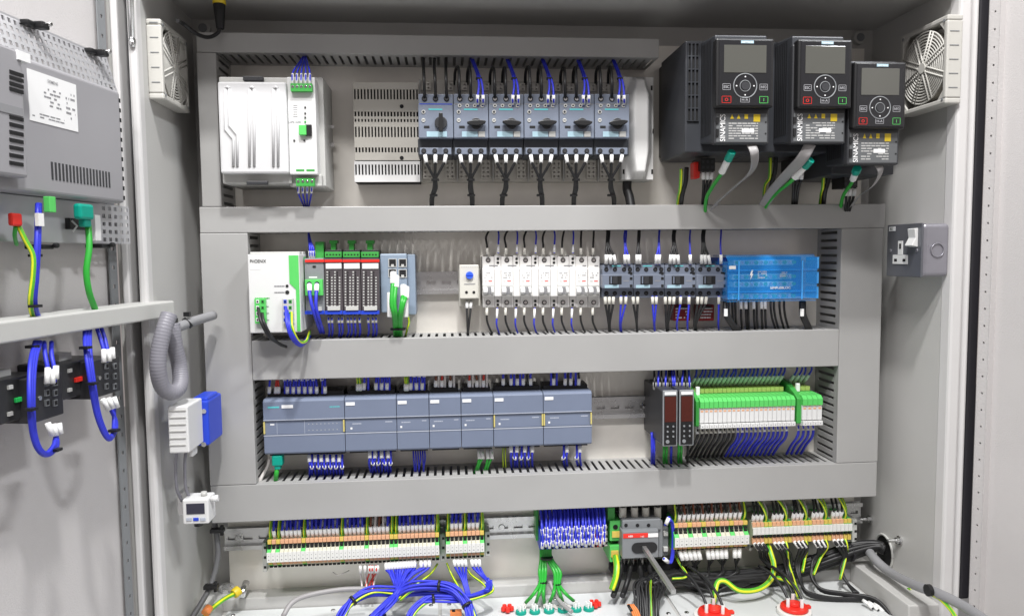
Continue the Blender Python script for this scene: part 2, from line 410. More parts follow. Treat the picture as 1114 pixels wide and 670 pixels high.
# ------------------------------------------------------------------ fans
def ringfan(fr, c, sz, th, label, name='filter_fan'):
    """c=(a,b) centre, sz=(w,h) grille"""
    a, b = c; w, h = sz[0]/2, sz[1]/2
    t = thing(name, label, 'filter fan', (a, b-h, 0), 'square ventilation fans on the side walls', fr)
    q = MB(fr)
    q.box(a-w, a+w, b+h-.008, b+h, 0, th); q.box(a-w, a+w, b-h, b-h+.008, 0, th)
    q.box(a-w, a-w+.008, b-h+.008, b+h-.008, 0, th); q.box(a+w-.008, a+w, b-h+.008, b+h-.008, 0, th)
    q.box(a-w+.008, a+w-.008, b-h+.008, b+h-.008, 0, .006)
    q.build('housing', FANP, t, .002)
    MB(fr).cyl(a, b, .0065, th-.006, min(w, h)*.9, None, 40, mat('filter_mat', (.33, .31, .27), .8)).build('filter_mat', None, t, .002)
    g = MB(fr); R = min(w, h)
    for i in range(11):
        g.ring(a, b, th-.002, R*(.16+.078*i), .0013, 40, FANP)
    g.cyl(a, b, th-.006, th+.001, R*.14, None, 20, FANP)
    for k in range(4):
        an = k*PI/4+PI/8; dx, dy = math.cos(an), math.sin(an)
        for s_ in (-1, 1):
            ox, oy = -dy*s_*.0035, dx*s_*.0035
            g.tube([(a-dx*R*.96+ox, b-dy*R*.96+oy, th-.001), (a+dx*R*.96+ox, b+dy*R*.96+oy, th-.001)], .0014, 6, FANP, 1)
    for sx in (-1, 1):
        for sy in (-1, 1):
            g.prism([(a+sx*w*.98, b+sy*h*.98), (a+sx*w*.98, b+sy*h*.55), (a+sx*w*.55, b+sy*h*.98)], th-.004, th-.001, 'n', FANP)
    g.build('grille', None, t)
    for sx in (-1, 1):
        for sy in (-1, 1): MB(fr).cyl(a+sx*(w-.007), b+sy*(h-.007), th, th+.0008, .0022, None, 10, MGREY).build('screw_hole', None, t)
    return t
# right wall fan
zr0, zr1 = WR.at(1015, 117, .022)[1], WR.at(1015, 24, .022)[1]
fr_ = ringfan(WR, (.155, (zr0+zr1)/2), (.112, zr1-zr0), .024, 'square cream fan with round grille on the right side wall')
q = MB(WR)
for k in range(5): q.box(.211, .2116, zr0+.022+k*.02, zr0+.0232+k*.02, .006, .020, MGREY)
q.build('side_vent', None, fr_)
zl0, zl1 = WL.at(175, 107, .018)[1], WL.at(175, 22, .018)[1]
fl_ = ringfan(WL, (-.118, (zl0+zl1)/2), (.106, zl1-zl0), .020, 'square cream fan with round grille on the left side wall')
q = MB(WL)
for k in range(5): q.box(-.1716, -.171, zl0+.022+k*.02, zl0+.0232+k*.02, .005, .016, MGREY)
q.build('side_vent', None, fl_)

# ================================================================== ROW 1
# --- white power supply
t = thing('power_supply', 'wide white power supply with ribbed cover at the upper left', 'power supply', (*M.at(295, 203, .03), 0))
q = MB(); q.px(240, 84, 316, 200, 0, .105, LGREY); q.build('housing', None, t, .002)
q = MB(); q.px(238, 89, 312.5, 189, .1, .118, WHITE)
o = q.build('front_cover', None, t, .003); MATS_COVER = mat('satin_white_cover', (.60, .60, .605), .38); o.data.materials[0] = MATS_COVER
q = MB()
a0, b0 = M.at(255, 180, .118)
def ridge(q, pts): q.tube([M.P(*p) for p in pts], .0021, 8, mat('satin_white_cover', (.60, .60, .605), .38), sub=1); 
for uu in (274, 300):
    for dd in (-2.6, 2.6): ridge(q, [(uu+dd, 97, .1185), (uu+dd, 181, .1185)])
    ridge(q, [(uu-2.4, 97, .1185), (uu, 94.5, .1185), (uu+2.4, 97, .1185)])
for dd in (-2.2, 2.2): ridge(q, [(247.5+dd, 97, .1185), (247.5+dd, 139-dd, .1185), (256+dd, 149-dd, .1185), (256+dd, 181, .1185)])
ridge(q, [(245.3, 97, .1185), (247.5, 94.5, .1185), (249.7, 97, .1185)])
q.build('cover_ribs', None, o)
q = MB(); q.px(264, 83, 286, 88, .105, .112, DGREY); q.px(268, 197, 291, 201, .105, .112, DGREY); q.build('release_clip', None, t, .001)
q = MB(); q.px(313.5, 84, 344, 190, 0, .112, WHITE); q.px(315, 190, 350, 203, 0, .100, LGREY); q.px(317, 84, 353, 203, 0, .085, LGREY); q.build('control_unit', None, t, .0015)
q = MB()
for k, (uu, vv) in enumerate([(332, 117), (332, 123.5), (332, 128), (332, 132.5), (320, 153), (331, 153)]):
    a, b = M.at(uu, vv, .113); q.cyl(a, b, .112, .1135, .0014, None, 10, GRNT if vv > 130 and vv < 140 else INK)
for k in range(6):
    a, b = M.at(319, 115+k*2.4, .113); q.box(a, a+.006, b, b+.0006, .112, .1124, GINK)
a, b = M.at(322, 186.5, .113)
q.box(a, a+.012, b, b+.003, .112, .1123, GRNT); q.box(a+.015, a+.027, b, b+.003, .112, .1123, GRNT)
q.build('indicator', None, t)
text('UPS1600', *M.at(314, 134, .113), .1122, .0028, GINK, t, width=.018)
q = MB(); q.px(325, 136, 333, 147, .112, .119, GRNL); q.px(332, 135.5, 339, 148, .112, .116, BLACK); q.build('socket_connector', None, t, .0008)
def plugterm(u0, v0, u1, v1, n, k, parent, mt=GRNT, name='terminal_block', th=.012, rows=1):
    q = MB(); q.px(u0, v0, u1, v1, n, n+th, mt)
    for i in range(k):
        for r in range(rows):
            uu = u0+(u1-u0)*(i+.5)/k; vv = v0+(v1-v0)*(r+.4)/rows
            a, b = M.at(uu, vv, n+th); q.cyl(a, b, n+th, n+th+.0006, .0021, None, 10, STEEL); q.box(a-.0016, a+.0016, b-.0004, b+.0004, n+th+.0006, n+th+.0008, HOLE)
    return q.build(name, None, parent, .0006)
plugterm(316, 91, 339.5, 99.5, .108, 5, t); plugterm(322, 194, 342, 202.5, .096, 4, t)
q = MB(); q.px(351, 136, 363, 140, .03, .034, STEEL); q.px(351, 155.5, 363, 159.5, .03, .034, STEEL); q.build('mounting_pin', None, t)
for i in range(5):
    uu = 318.2+i*4.7
    wire([(uu, 93, .118), (uu+.2, 80, .112), (uu+(332-uu)*.45, 70, .09), (332+jit(2), 60, .05)], WBLU, 'blue wire with white sleeve rising from the top of the white power supply', 'blue wires on top of the power supply', sleeve=[0], sl_len=.017)
for i in range(4):
    uu = 325+i*4.7
    wire([(uu, 199, .105), (uu-.4, 210, .095), (uu+(334-uu)*.5, 222, .07), (334, 232, .04)], WBLU, 'blue wire with white sleeve below the white power supply', 'blue wires below the power supply', sleeve=[0], sl_len=.016)

# --- vented busbar cover
t = thing('busbar_cover', 'beige vented busbar cover left of the motor breakers', 'busbar cover', (*M.at(420, 198, .03), 0))
def vent_panel(u0, v0, u1, v1, n, rows, name, mt, parent):
    """rows: list of (v0,v1,count,fu)"""
    a0, a1, b0, b1 = M.rect(u0, v0, u1, v1, n); q = MB(); cur = b1; um = (u0+u1)/2
    q.box(a0, a1, b0, b1, 0, n-.004, HOLE)
    for (r0, r1, k, fu) in rows:
        t0, t1 = M.at(um, r0, n)[1], M.at(um, r1, n)[1]
        if cur > t0: q.box(a0, a1, t0, cur, n-.004, n, mt)
        q.perf((a0, t1, n), (a1-a0, 0, 0), (0, t0-t1, 0), (0, 0, -.004), k, 1, fu, .98, mt); cur = t1
    q.box(a0, a1, b0, cur, n-.004, n, mt)
    return q.build(name, None, parent)
BB = mat('beige_grey_plastic', (.56, .54, .49), .45)
vent_panel(385, 90, 456, 174.5, .04, [(97, 108.5, 20, .5), (121.5, 127, 20, .55), (129.5, 133, 20, .5), (138, 149.5, 20, .5), (160.5, 166, 20, .55)], 'vented_panel', BB, t)
vent_panel(385.5, 175.5, 457, 198, .046, [(179, 190.5, 20, .5)], 'lower_strip', WHITE, t)  # raised strip of the same cover, whitened to carry the light falling on it
q = MB()
for vv in (116, 172):
    a, b = M.at(437, vv, .04); q.cyl(a, b, .04, .0405, .0032, None, 12, HOLE)
q.build('latch_hole', None, t)
# --- adapter base behind the breakers
t = thing('busbar_adapter', 'long beige adapter base with small holes behind the six motor breakers', 'busbar adapter', (*M.at(570, 198, .03), 0))
a0, a1, b0, b1 = M.rect(457, 88, 688, 197, .035); q = MB()
q.box(a0, a1, b0, b1, 0, .030, BB)
W_ = (a1-a0)/6
for i in range(6):
    x = a0+i*W_
    for k in range(2):
        xx = x+W_*(.06+.62*k)
        q.perf((xx, b0+.004, .035), (W_*.26, 0, 0), (0, .034, 0), (0, 0, -.004), 2, 5, .4, .4, BB)
        q.perf((xx, b1-.016, .035), (W_*.26, 0, 0), (0, .012, 0), (0, 0, -.004), 2, 2, .4, .4, BB)
    q.box(x, x+.002, b0, b1, .03, .037, LGREY)
q.build('base', None, t)
# --- motor protection breakers
PIT = 38.35
ORD = ['leftmost', 'second', 'third', 'fourth', 'fifth', 'sixth', 'seventh', 'eighth']
NF = .10
def breaker(i, u):
    lb = 'grey motor breaker with an upright dial, leftmost of the six' if i == 0 else ('grey motor breaker with black lever dial, %s of the six from the left' % (ORD[i] if i < 5 else 'last'))
    t = thing('motor_breaker', lb, 'motor breaker', (*M.at(u+19, 171, .05), 0), 'row of six grey motor protection breakers')
    w = PIT-.6
    q = MB(); q.px(u, 102.5, u+w, 113.5, .03, NF-.012, BGREY); q.px(u, 113, u+w, 150.5, .03, NF, BGREY); o = q.build('body', None, t, .0012)
    q = MB(); q.px(u-.5, 151, u+w-.5, 169.5, .03, NF-.012, mat('lower_housing', (.055, .06, .07), .45)); lo = q.build('lower_housing', None, t, .0015)
    q = MB(); q.px(u+1.5, 161, u+w-2, 168, NF-.012, NF-.006, BGREY); q.build('terminal_cover', None, lo, .0006)
    for k in range(3):
        q = MB(); a, b = M.at(u+6.5+k*12, 107.6, NF-.012); q.cyl(a, b, NF-.012, NF-.0108, .0042, None, 14, HOLE); q.cyl(a, b-.0008, NF-.0112, NF-.0098, .0028, None, 10, STEEL if i else DGREY)
        q.build('terminal', None, t)
        q = MB(); a, b = M.at(u+6.5+k*12-.7, 164.4, NF-.006); q.cyl(a, b, NF-.006, NF-.0048, .0038, None, 14, HOLE); q.cyl(a, b-.0006, NF-.0052, NF-.0042, .0024, None, 10, DGREY)
        q.build('terminal', None, t)
    q = MB(); ud = u+24.5; a, b = M.at(ud, 134, NF)
    if i == 0:
        q.cyl(a, b, NF, NF+.004, .0095, None, 24, DGREY); q.prism([(a-.0028, b-.0145), (a+.0028, b-.0145), (a+.0035, b), (a+.0028, b+.013), (a-.0028, b+.013), (a-.0035, b)], NF+.004, NF+.013, 'n', BLACK)
    else:
        q.cyl(a, b-.001, NF, NF+.003, .0085, None, 24, DGREY)
        L = [(a+.0145*math.cos(x), b+(.0055 if math.sin(x) < 0 else .0028)*math.sin(x)) for x in [2*PI*j/16 for j in range(16)]]
        rt = (0, .05, -.06, .03, -.03, .08)[i]; L = [(a+(x-a)*math.cos(rt)-(y-b)*math.sin(rt), b+(x-a)*math.sin(rt)+(y-b)*math.cos(rt)) for x, y in L]; q.prism(L, NF+.003, NF+.012, 'n', BLACK)
    q.build('dial', None, t, .0008)
    q = MB(); a, b = M.at(u+5.5, 122, NF); q.cyl(a, b, NF, NF+.001, .003, None, 12, LGREY); q.cyl(a, b, NF+.001, NF+.0014, .0018, None, 10, DGREY)
    a, b = M.at(u+5.5, 131, NF); q.cyl(a, b, NF, NF+.001, .003, None, 12, LGREY); q.box(a-.002, a+.002, b-.0005, b+.0005, NF+.001, NF+.0013, HOLE)
    q.px(u+6, 137, u+12, 139.5, NF, NF+.0006, HOLE); q.build('adjuster', None, t)
    q = MB(); q.px(u+9, 143.2, u+(26 if i else 31), 149, NF, NF+.0006, LBLUE); 
    q.build('rating_label', None, t)
    if i: MB().px(u+27, 143.2, u+34, 149, NF, NF+.0006, LGREY).build('test_slide', None, t)
    MB().px(u+11, 118.5, u+26, 120, NF, NF+.0004, TEALP).build('teal_print', None, t); q = MB()
    q.box(*M.rect(u+1, 113.2, u+w-1, 113.9, NF), NF, NF+.0004, BLUE if i == 0 else GINK)
    q.build('front_print', None, t)
    if i:
        q = MB()
        for k in range(4):
            a, b = M.at(u+6.5+k*8.2, 115.2, NF); q.cyl(a, b, NF, NF+.001, .0028, None, 12, LGREY); q.cyl(a, b, NF+.001, NF+.0013, .0014, None, 8, HOLE)
        q.build('auxiliary_contact', None, t)
for i in range(6): breaker(i, 455.2+i*PIT)
for i in range(6):
    u = 455.2+i*PIT
    for k in range(3):
        uu = u+6.5+k*12
        if k == 2 and i > 0:
            continue
        dx = 0 if i == 0 else -(5-k*1.5)
        hi = 66 if i == 0 else 74-(i % 2)
        nn = .105
        pts = [(uu, 107.5, NF-.012), (uu+jit(.4), 92, .104), (uu+dx*.15, hi+4, .09), (uu+dx*.5, hi, .07), (uu+dx, hi+6, .048), (uu+dx*1.1, 92, .03)] if i else [(uu, 107.5, NF-.012), (uu-.4, 88, .10), (uu-.8+jit(.5), 74, .08), (uu-.8, 60, .05)]
        wire(pts, WBLK, 'black wire looping up from the top of the motor breakers' if i else 'straight black wire rising from the leftmost motor breaker', 'black wires above the motor breakers', r=.0024)
    if i:
        r_ = [wire([(u+26+k*6, 115, NF), (u+26+k*6, 106, .108), (u+27.5+k*3.5, 92, .10), (u+25+k*2, 80, .085), (u+18+k*2, 62, .05)], WBLU, 'blue wire with white sleeve rising to the top duct from a motor breaker', 'blue wire pairs above the motor breakers', sleeve=[0], sl_len=.015, r=.0017) for k in range(2)]
        q = MB(); a, b = M.at(u+27.5, 86, .092); q.cyl(a, .092, b-.0015, b+.0015, .0048, None, 10, BLACK, 'b')
        tag(q.build('cable_tie', None), 'small black cable tie around a blue wire pair above the motor breakers', 'cable tie', 'cable ties above the motor breakers')
for i in range(6):
    u = 455.2+i*PIT; c = u+18+jit(.5)
    t = thing('wire_bundle', 'black three wire motor bundle below the motor breakers, %s from the left' % (ORD[i]), 'wire bundle', (*M.at(c, 222, .05), .05), 'black motor wire bundles under the breakers')
    ex = c+(-3 if i % 2 == 0 else 3)+jit(1.5)
    for k in range(3):
        uu = u+7+k*11.5; o = (k-1)*1.2
        wire([(uu, 168, NF-.008), (uu+(c-uu)*.12, 176, NF-.004), (uu+(c-uu)*.55, 186, .092), (c+o, 194, .088), (c+o*1.2, 205, .082), (ex+o, 216, .068), (ex+o*.8, 234, .05)], WBLK, None, None, r=.0022, sleeve=[0], parent=t, sl_len=.013, sl_r=.003)
    q = MB()
    for vv in (196, 212): a, b = M.at(c if vv < 200 else (c+ex)/2, vv, .082); q.cyl(a, .084 if vv < 200 else .072, b-.0016, b+.0016, .0062, None, 10, BLACK, 'b')
    q.build('cable_tie', None, t)
# --- white feeder cap
t = thing('feeder_cover', 'glossy white moulded feeder cover right of the motor breakers', 'feeder cover', (*M.at(694, 196, .03), 0))
q = MB(); a0, a1, b0, b1 = M.rect(676.5, 83, 711.5, 196, .05)
q.box(a0, a1, b0, b1, 0, .045, LGREY)
q.build('backing', None, t, .003)
q = MB(); N = 40; K = 48; prof = []; HW = (a1-a0)/2-.0005
def sm(x, e0, e1):
    x = min(1, max(0, (x-e0)/(e1-e0))); return x*x*(3-2*x)
for j in range(K+1):
    f = j/K; hw = HW*(1.0-.50*sm(f, .78, .97)-.42*(1-sm(f, .02, .30)))
    row = []
    for k in range(N+1):
        x = -1+2*k/N; e = abs(x)*HW/hw
        row.append(((a0+a1)/2+x*HW, b0+.001+(b1-b0-.002)*f, .047+.024*(1-sm(e, .35, 1.0))*min(1, (1-f)*18+.02)*min(1, f*14+.15)))
    prof.append(row)
vs = [p for r in prof for p in r]; fs = [(j*(N+1)+k, j*(N+1)+k+1, (j+1)*(N+1)+k+1, (j+1)*(N+1)+k) for j in range(K) for k in range(N)]
q.add(vs, fs, mat('gloss_white_plastic', (.74, .74, .73), .3), smooth=True); q.build('moulded_front', None, t)
q = MB()
for uu, vv in ((679, 96), (709, 96), (710, 143), (678.5, 187), (709.5, 187)):
    q.px(uu-1, vv-2.5, uu+1, vv+2.5, .046, .0475, HOLE)
q.build('latch_slot', None, t)
tag(MB().tube([M.P(683, 192, .03), M.P(682, 205, .03), M.P(685, 216, .035), M.P(688, 236, .045)], .0075, 12, WBLK).build('feeder_cable', None), 'thick black cable leaving the bottom of the white moulded cap', 'cable')

# --- drives
def drive(i, iop, cu, pm, label, nI, side_v=True):
    t = thing('frequency_drive', label, 'frequency drive', (*M.at((pm[0]+pm[2])/2, pm[3], .1), 0), 'row of three dark frequency drives')
    nP, nC = .147, nI-.012
    a0, a1, b0, b1 = M.rect(*pm, nP)
    q = MB(); q.box(a0, a1, b0, b1, .02, nP, DRV); q.box(a0+.002, a1-.002, b0+.01, b1-.004, 0, .02, BLACK)
    bd = q.build('power_module', None, t, .002)
    ca0, ca1, cb0, cb1 = M.rect(*cu, nC)
    vw = ca0-a0
    if i == 1:
        q = MB(); g0, g1 = a0+.0025, ca0-.0005; h0 = b0+(b1-b0)*.28
        q.perf((g0, h0, nP+.0025), (g1-g0, 0, 0), (0, b1-h0-.004, 0), (0, 0, -.002), 3, 6, .6, .92, DRV)
        q.box(g0, g1, h0, b1-.004, nP+.0001, nP+.0003, HOLE); q.build('air_vent', None, bd)
    q = MB(); 
    ia0, ia1, ib0, ib1 = M.rect(*iop, nI)
    q.prism([(nP-.002, b0+.012), (nP-.002, b1-.002), (nC-.008, b1-.008), (nC-.008, cb0+.002)], ca0+.003, ca1-.001, 'a', DRV)
    q.box(ca0, ca1, cb0, ib1-.004, nC-.012, nC, DGREY)
    q.build('control_unit', None, t, .002)
    q = MB()
    for j in range(7): q.box(ca0+.0026, ca0+.003, b0+.02, b1-.01, nP+.003+j*.006, nP+.006+j*.006, BLACK)
    q.build('side_rib', None, t)
    # data label
    q = MB(); q.box(ca0+.003, ca1-.003, cb0+.003, cb1-.003, nC, nC+.0004, mat('label_backing', (.11, .115, .12), .45))
    pa0, pa1, pb0, pb1 = ca0+.003, ca1-.003, cb0+.003, cb1-.003; W = pa1-pa0; H = pb1-pb0; n = nC+.0005
    for kx, x in enumerate((.27, .40, .55, .73)):
        x0 = pa0+W*x; s_ = W*(.07 if kx < 3 else .13); hh = H*(.16 if kx < 3 else .26)
        if kx < 2: q.prism([(x0, pb1-.001-hh), (x0+s_, pb1-.001-hh), (x0+s_/2, pb1-.001)], n, n+.0002, 'n', YEL)
        else: q.box(x0, x0+s_, pb1-.001-hh, pb1-.001, n, n+.0002, YEL)
    PINK = mat('label_print', (.42, .42, .41), .5); printlines(q, pa0+W*.24, pa0+W*.82, pb0+H*.08, pb0+H*.70, n, 7, PINK, i, .92)
    q.box(pa0+W*.5, pa0+W*.74, pb0+H*.33, pb0+H*.46, n+.0003, n+.0005, WINK)
    pla = q.build('data_plate', None, t)
    text('SINAMICS', pa0+W*.17, pb0+.0008, n, W*.10, WINK, pla, rot=PI/2, width=H*.95)
    q = MB(); q.box(pa0-.001, pa0+.003, pb0+H*.2, pb0+H*.45, n, n+.002, BLACK); q.box(pa0-.001, pa0+.003, pb0+H*.65, pb0+H*.85, n, n+.002, BLACK)
    for y in (.3, .7): q.cyl(pa1-.002, pb0+H*y, n, n+.0005, .0012, None, 8, HOLE)
    q.build('latch', None, pla)
    # operator panel
    q = MB(); q.box(ia0, ia1, ib0, ib1, nC-.004, nI, BLACK); op = q.build('operator_panel', None, t, .0025)
    W = ia1-ia0; H = ib1-ib0; n = nI
    X = lambda f: ia0+W*f
    Y = lambda f: ib1-H*f
    q = MB(); q.box(X(.05), X(.95), Y(.97), Y(.03), n, n+.0006, mat('panel_face', (.018, .018, .02), .22)); q.build('panel_face', None, op, .0004)
    q = MB(); q.box(X(.13), X(.86), Y(.50), Y(.10), n+.0006, n+.0012, SCREEN); q.build('display', None, op, .0005)
    q = MB(); q.box(X(.42), X(.64), Y(.075), Y(.035), n+.0006, n+.0010, LBLUE); q.build('name_badge', None, op)
    text('SIEMENS', X(.53), Y(.068), n+.001, .0017, WINK, op, width=W*.19, al='CENTER')
    q = MB(); q.ring(X(.5), Y(.69), n+.0008, W*.20, .0008, 32, MGREY); q.ring(X(.5), Y(.69), n+.0008, W*.09, .0006, 24, MGREY); q.cyl(X(.5), Y(.69), n+.0006, n+.002, W*.07, None, 20, DGREY)
    for k_ in range(4): q.cyl(X(.5)+W*.15*math.cos(k_*PI/2), Y(.69)+W*.15*math.sin(k_*PI/2), n+.0006, n+.0014, W*.012, None, 8, WINK)
    q.build('navigation_wheel', None, op)
    def outl(x0, x1, y0, y1, m_, nm, tx, tc):
        q = MB(); e = .0005
        q.box(x0, x1, y0, y0+e, n+.0006, n+.0009, m_); q.box(x0, x1, y1-e, y1, n+.0006, n+.0009, m_); q.box(x0, x0+e, y0, y1, n+.0006, n+.0009, m_); q.box(x1-e, x1, y0, y1, n+.0006, n+.0009, m_)
        o = q.build(nm, None, op); text(tx, (x0+x1)/2, y0+(y1-y0)*.28, n+.0006, (y1-y0)*.44, tc, o, al='CENTER', width=(x1-x0)*.7 if len(tx) > 1 else None)
    BI = mat('button_print', (.36, .36, .38), .5); outl(X(.11), X(.25), Y(.75), Y(.66), BI, 'button', 'ESC', BI); outl(X(.75), X(.89), Y(.75), Y(.66), BI, 'button', 'INFO', BI)
    outl(X(.10), X(.26), Y(.94), Y(.84), RED, 'button', 'O', RED); outl(X(.75), X(.90), Y(.94), Y(.84), GRNL, 'button', 'I', GRNL)
    outl(X(.42), X(.58), Y(.93), Y(.85), BI, 'button', 'H-A', BI)
    return t
drive(1, (779, 42, 842, 117), (777, 121.5, 836.5, 157), (745.5, 45, 820, 166), 'dark frequency drive with operator panel, leftmost, showing its wide left side', .225)
drive(2, (868, 43, 927, 118), (861, 121, 920, 156.5), (822, 46, 903, 166), 'dark frequency drive with operator panel, middle of the three', .225)
drive(3, (929, 67.5, 985.5, 140), (922, 142.5, 978, 179.5), (906, 72, 974, 190), 'dark frequency drive with operator panel, rightmost and mounted lower', .225)
# undersides: terminals and cables
for i, (u, v) in enumerate(((770, 172), (868, 172), (925, 190))):
    t = thing('motor_connector', 'black plug connector block under the %s frequency drive' % ('leftmost', 'middle', 'rightmost')[i], 'connector', (*M.at(u, v+8, .1), .09), 'black connector blocks under the drives')
    q = MB(); q.px(u-8 if i == 0 else u-6, v, u+8, v+14, .07, .11, BLACK)
    for k in range(3):
        for r in range(2): a, b = M.at(u-5+k*5, v+4+r*6, .11); q.box(a-.002, a+.002, b-.002, b+.002, .11, .1104, DGREY)
    q.build('plug_body', None, t, .0008)
    for k in range(3):
        wire([(u-5+k*5, v+14, .1), (u-4.5+k*4, v+24, .095), (u-5+k*2.5, v+36, .085), (u-7+k*2, 240, .055)], WBLK, None, None, r=.0022, sleeve=[0], parent=t)
tag(MB().px(755, 176, 762, 194, .08, .1, RED).build('warning_tag', None, None, .002), 'small red plastic block under the leftmost drive', 'connector')
gu = [(744, 190, 736), (830, 182, 820), (890, 192, 896)]
for i, (u, v, e) in enumerate([(741, 192, 738), (838, 180, 832), (896, 190, 893)]):
    wire([(u, v-8, .09), (u, v, .09), (u-1, v+14, .085), (e, v+24, .07), (e-2, 236, .05)], WGY, 'green and yellow earth wire under the %s drive' % ('leftmost', 'middle', 'rightmost')[i], 'earth wires under the drives', r=.0026)
    wire([(u+6, v-10, .09), (u+5, v+6, .088), (u+1, v+22, .08), (e+2, 238, .05)], WBLK, 'thick black cable beside the earth wire under the %s drive' % ('leftmost', 'middle', 'rightmost')[i], 'black cables under the drives', r=.0035)
def ribbon(pts, wdt, label):
    q = MB(); P = [M.w(*M.P(*p)) for p in pts]; q.tube(P, wdt/2, 10, WGRY, 6, True, flat=(0, -1, .2))
    tag(q.build('ribbon_cable', None), label, 'ribbon cable', 'flat grey ribbon cables of the drives')
ribbon([(816, 155, .205), (821, 168, .212), (818, 186, .18), (800, 203, .13), (779, 222, .09), (772, 236, .06)], .014, 'flat grey ribbon cable hanging from the leftmost drive')
ribbon([(882, 156, .205), (873, 172, .20), (855, 192, .16), (838, 212, .11), (826, 232, .06)], .017, 'flat grey ribbon cable hanging from the middle drive')
ribbon([(954, 178, .205), (958, 187, .205), (950, 202, .17), (934, 214, .12), (922, 232, .06)], .011, 'flat grey ribbon cable hanging from the rightmost drive')
for i, pts in enumerate(([(790, 178, .185), (784, 190, .17), (774, 205, .13), (768, 218, .10), (767, 240, .06)], [(872, 185, .18), (860, 198, .16), (845, 210, .12), (833, 225, .08), (830, 240, .06)], [(930, 190, .18), (926, 200, .15), (917, 214, .1), (913, 236, .06)])):
    nm = ('leftmost', 'middle', 'rightmost')[i]
    t = thing('network_cable', 'green data cable with connector plugged under the %s drive' % nm, 'data cable', M.P(*pts[-1]), 'green data cables of the drives')
    q = MB(); u, v, n = pts[0]; P0, P1 = M.w(*M.P(u, v, n)), M.w(*M.P(*pts[1])); d = (P1-P0).normalized()
    q.tube([P0-d*.022, P0-d*.006], .0065, 6, TEAL, 1, True); q.build('plug', None, t, .001)
    q = MB(); q.tube([P0-d*.006, P0+d*.018], .0052, 8, SLEEVE, 1, True); q.build('marker_sleeve', None, t, .001)
    q = MB(); q.tube([M.P(*p) for p in pts], .0028, 8, WGRN); q.build('cable_jacket', None, t)

# gland in ceiling
t = thing('cable_gland', 'black plug with yellow ring hanging from the cabinet ceiling at upper left', 'cable gland', (*M.at(238, 32, .09), .09))
a, b = M.at(238.5, 4, .09)
MB().cyl(a, .09, M.at(238, 5, .09)[1], ZC, .0095, .009, 18, YEL, 'b', True).build('ring', None, t)
MB().cyl(a, .09, M.at(238, 32, .09)[1], M.at(238, 5, .09)[1], .0055, .009, 18, BLACK, 'b', True).build('plug', None, t, .001)
wire([(239, 28, .09), (237, 36, .09), (226, 41, .10), (212, 36, .13), (199, 26, .15), (193, 23, .17)], WBLK, 'thin black cable curving left from the yellow ringed ceiling plug', None, r=.0028, cat='cable')
q = MB()
for u, v in ((243, 37), (592, 43)):
    a, b = M.at(u, v, DN); q = MB(); q.cyl(a, .06, b-.002, b+.001, .005, None, 12, STEEL, 'b'); q.cyl(a, .06, b, b+.006, .0022, None, 10, STEEL, 'b')
    tag(q.build('screw', None), 'small steel screw on top of the uppermost duct, %s' % ('near its left end' if u < 300 else 'above the fourth motor breaker'), 'screw', 'screws on the top duct')
for u, v, n in ((222, 32, -.018), (934, 42, -.018)):
    q = MB(); a, b = M.at(u, v, n); q.cyl(a, b, -.022, -.012, .011, None, 20, LGREY); q.cyl(a, b, -.012, -.010, .007, None, 16, MGREY)
    tag(q.build('wall_plug', None, None, .001), 'round grey plug on the back wall at the upper %s corner' % ('left' if u < 300 else 'right'), 'plug', 'round plugs on the back wall')

# ================================================================== ROW 2
# --- white power supply with green stripe
t = thing('power_supply', 'white power supply with bright green edge stripe and green terminals', 'power supply', (*M.at(298, 363, .06), 0))
a0, a1, b0, b1 = M.rect(270.5, 276.5, 326.6, 362, .115); L = a1-a0
q = MB(); q.box(a0, a1, b0, b1, .02, .115, WHITE); q.build('housing', None, t, .0015)
q = MB()
for k in range(3): q.box(a0+.001, a1-.001, b1, b1+.0035, .035+k*.026, .052+k*.026, LGREY)
q.build('top_vent', None, t, .0008)
q = MB(); x = a1-L*.20
q.prism([(x, b1-.002), (a1-.001, b1-.002), (a1-.001, b0+.002), (a1-L*.08, b0+.002), (a1-L*.08, b1-(b1-b0)*.45), (x, b1-(b1-b0)*.37)], .115, .1158, 'n', GRNL); q.build('green_stripe', None, t)
text('PHOENIX', a0+L*.05, b1-.0125, .1152, .0048, INK, t, width=L*.31)
q = MB(); q.box(a0+L*.05, a0+L*.24, b1-.022, b1-.017, .115, .1154, WINK)
for k, f in enumerate((.405, .485)):
    bb = b1-(b1-b0)*f; q.cyl(a0+L*.75, bb, .115, .1158, .0022 if k == 0 else .003, None, 12, INK); printlines(q, a0+L*.5, a0+L*.7, bb-.002, bb+.002, .1152, 1, GINK, k, 1)
printlines(q, a0+L*.12, a0+L*.4, b0+.05, b0+.054, .1152, 1, GRNT, 4, 1)
for k in range(3): printlines(q, a0+L*.32, a0+L*.38, b0+.018+k*.01, b0+.021+k*.01, .1152, 1, GINK, k, 1)
q.build('front_print', None, t)
for uu0, uu1, mt_ in ((277, 289, GRNT), (307, 319, WHITE)):
    q = MB(); q.px(uu0, 325, uu1, 352, .115, .122, GRNL if mt_ is GRNT else LGREY)
    for r in range(4):
        for c in range(2):
            a, b = M.at(uu0+3.2+c*5.6, 328+r*6.6, .122); q.box(a-.0022, a+.0022, b-.0026, b+.0026, .122, .1226, WHITE if c == 0 and mt_ is GRNT else (BLUE if mt_ is WHITE and c == 0 else GRNT)); q.cyl(a, b, .1226, .123, .0014, None, 8, HOLE)
    q.build('terminal_block', None, t, .0006)
for k in range(2): wire([(281+k*4, 335+k*6, .124), (284+k*3, 350, .14), (293+k*2, 366, .135), (304, 374, .11), (311, 377, .085)], WBLK, 'thick black wire bowing out of the green striped power supply', 'black wires of the striped power supply', r=.0024)
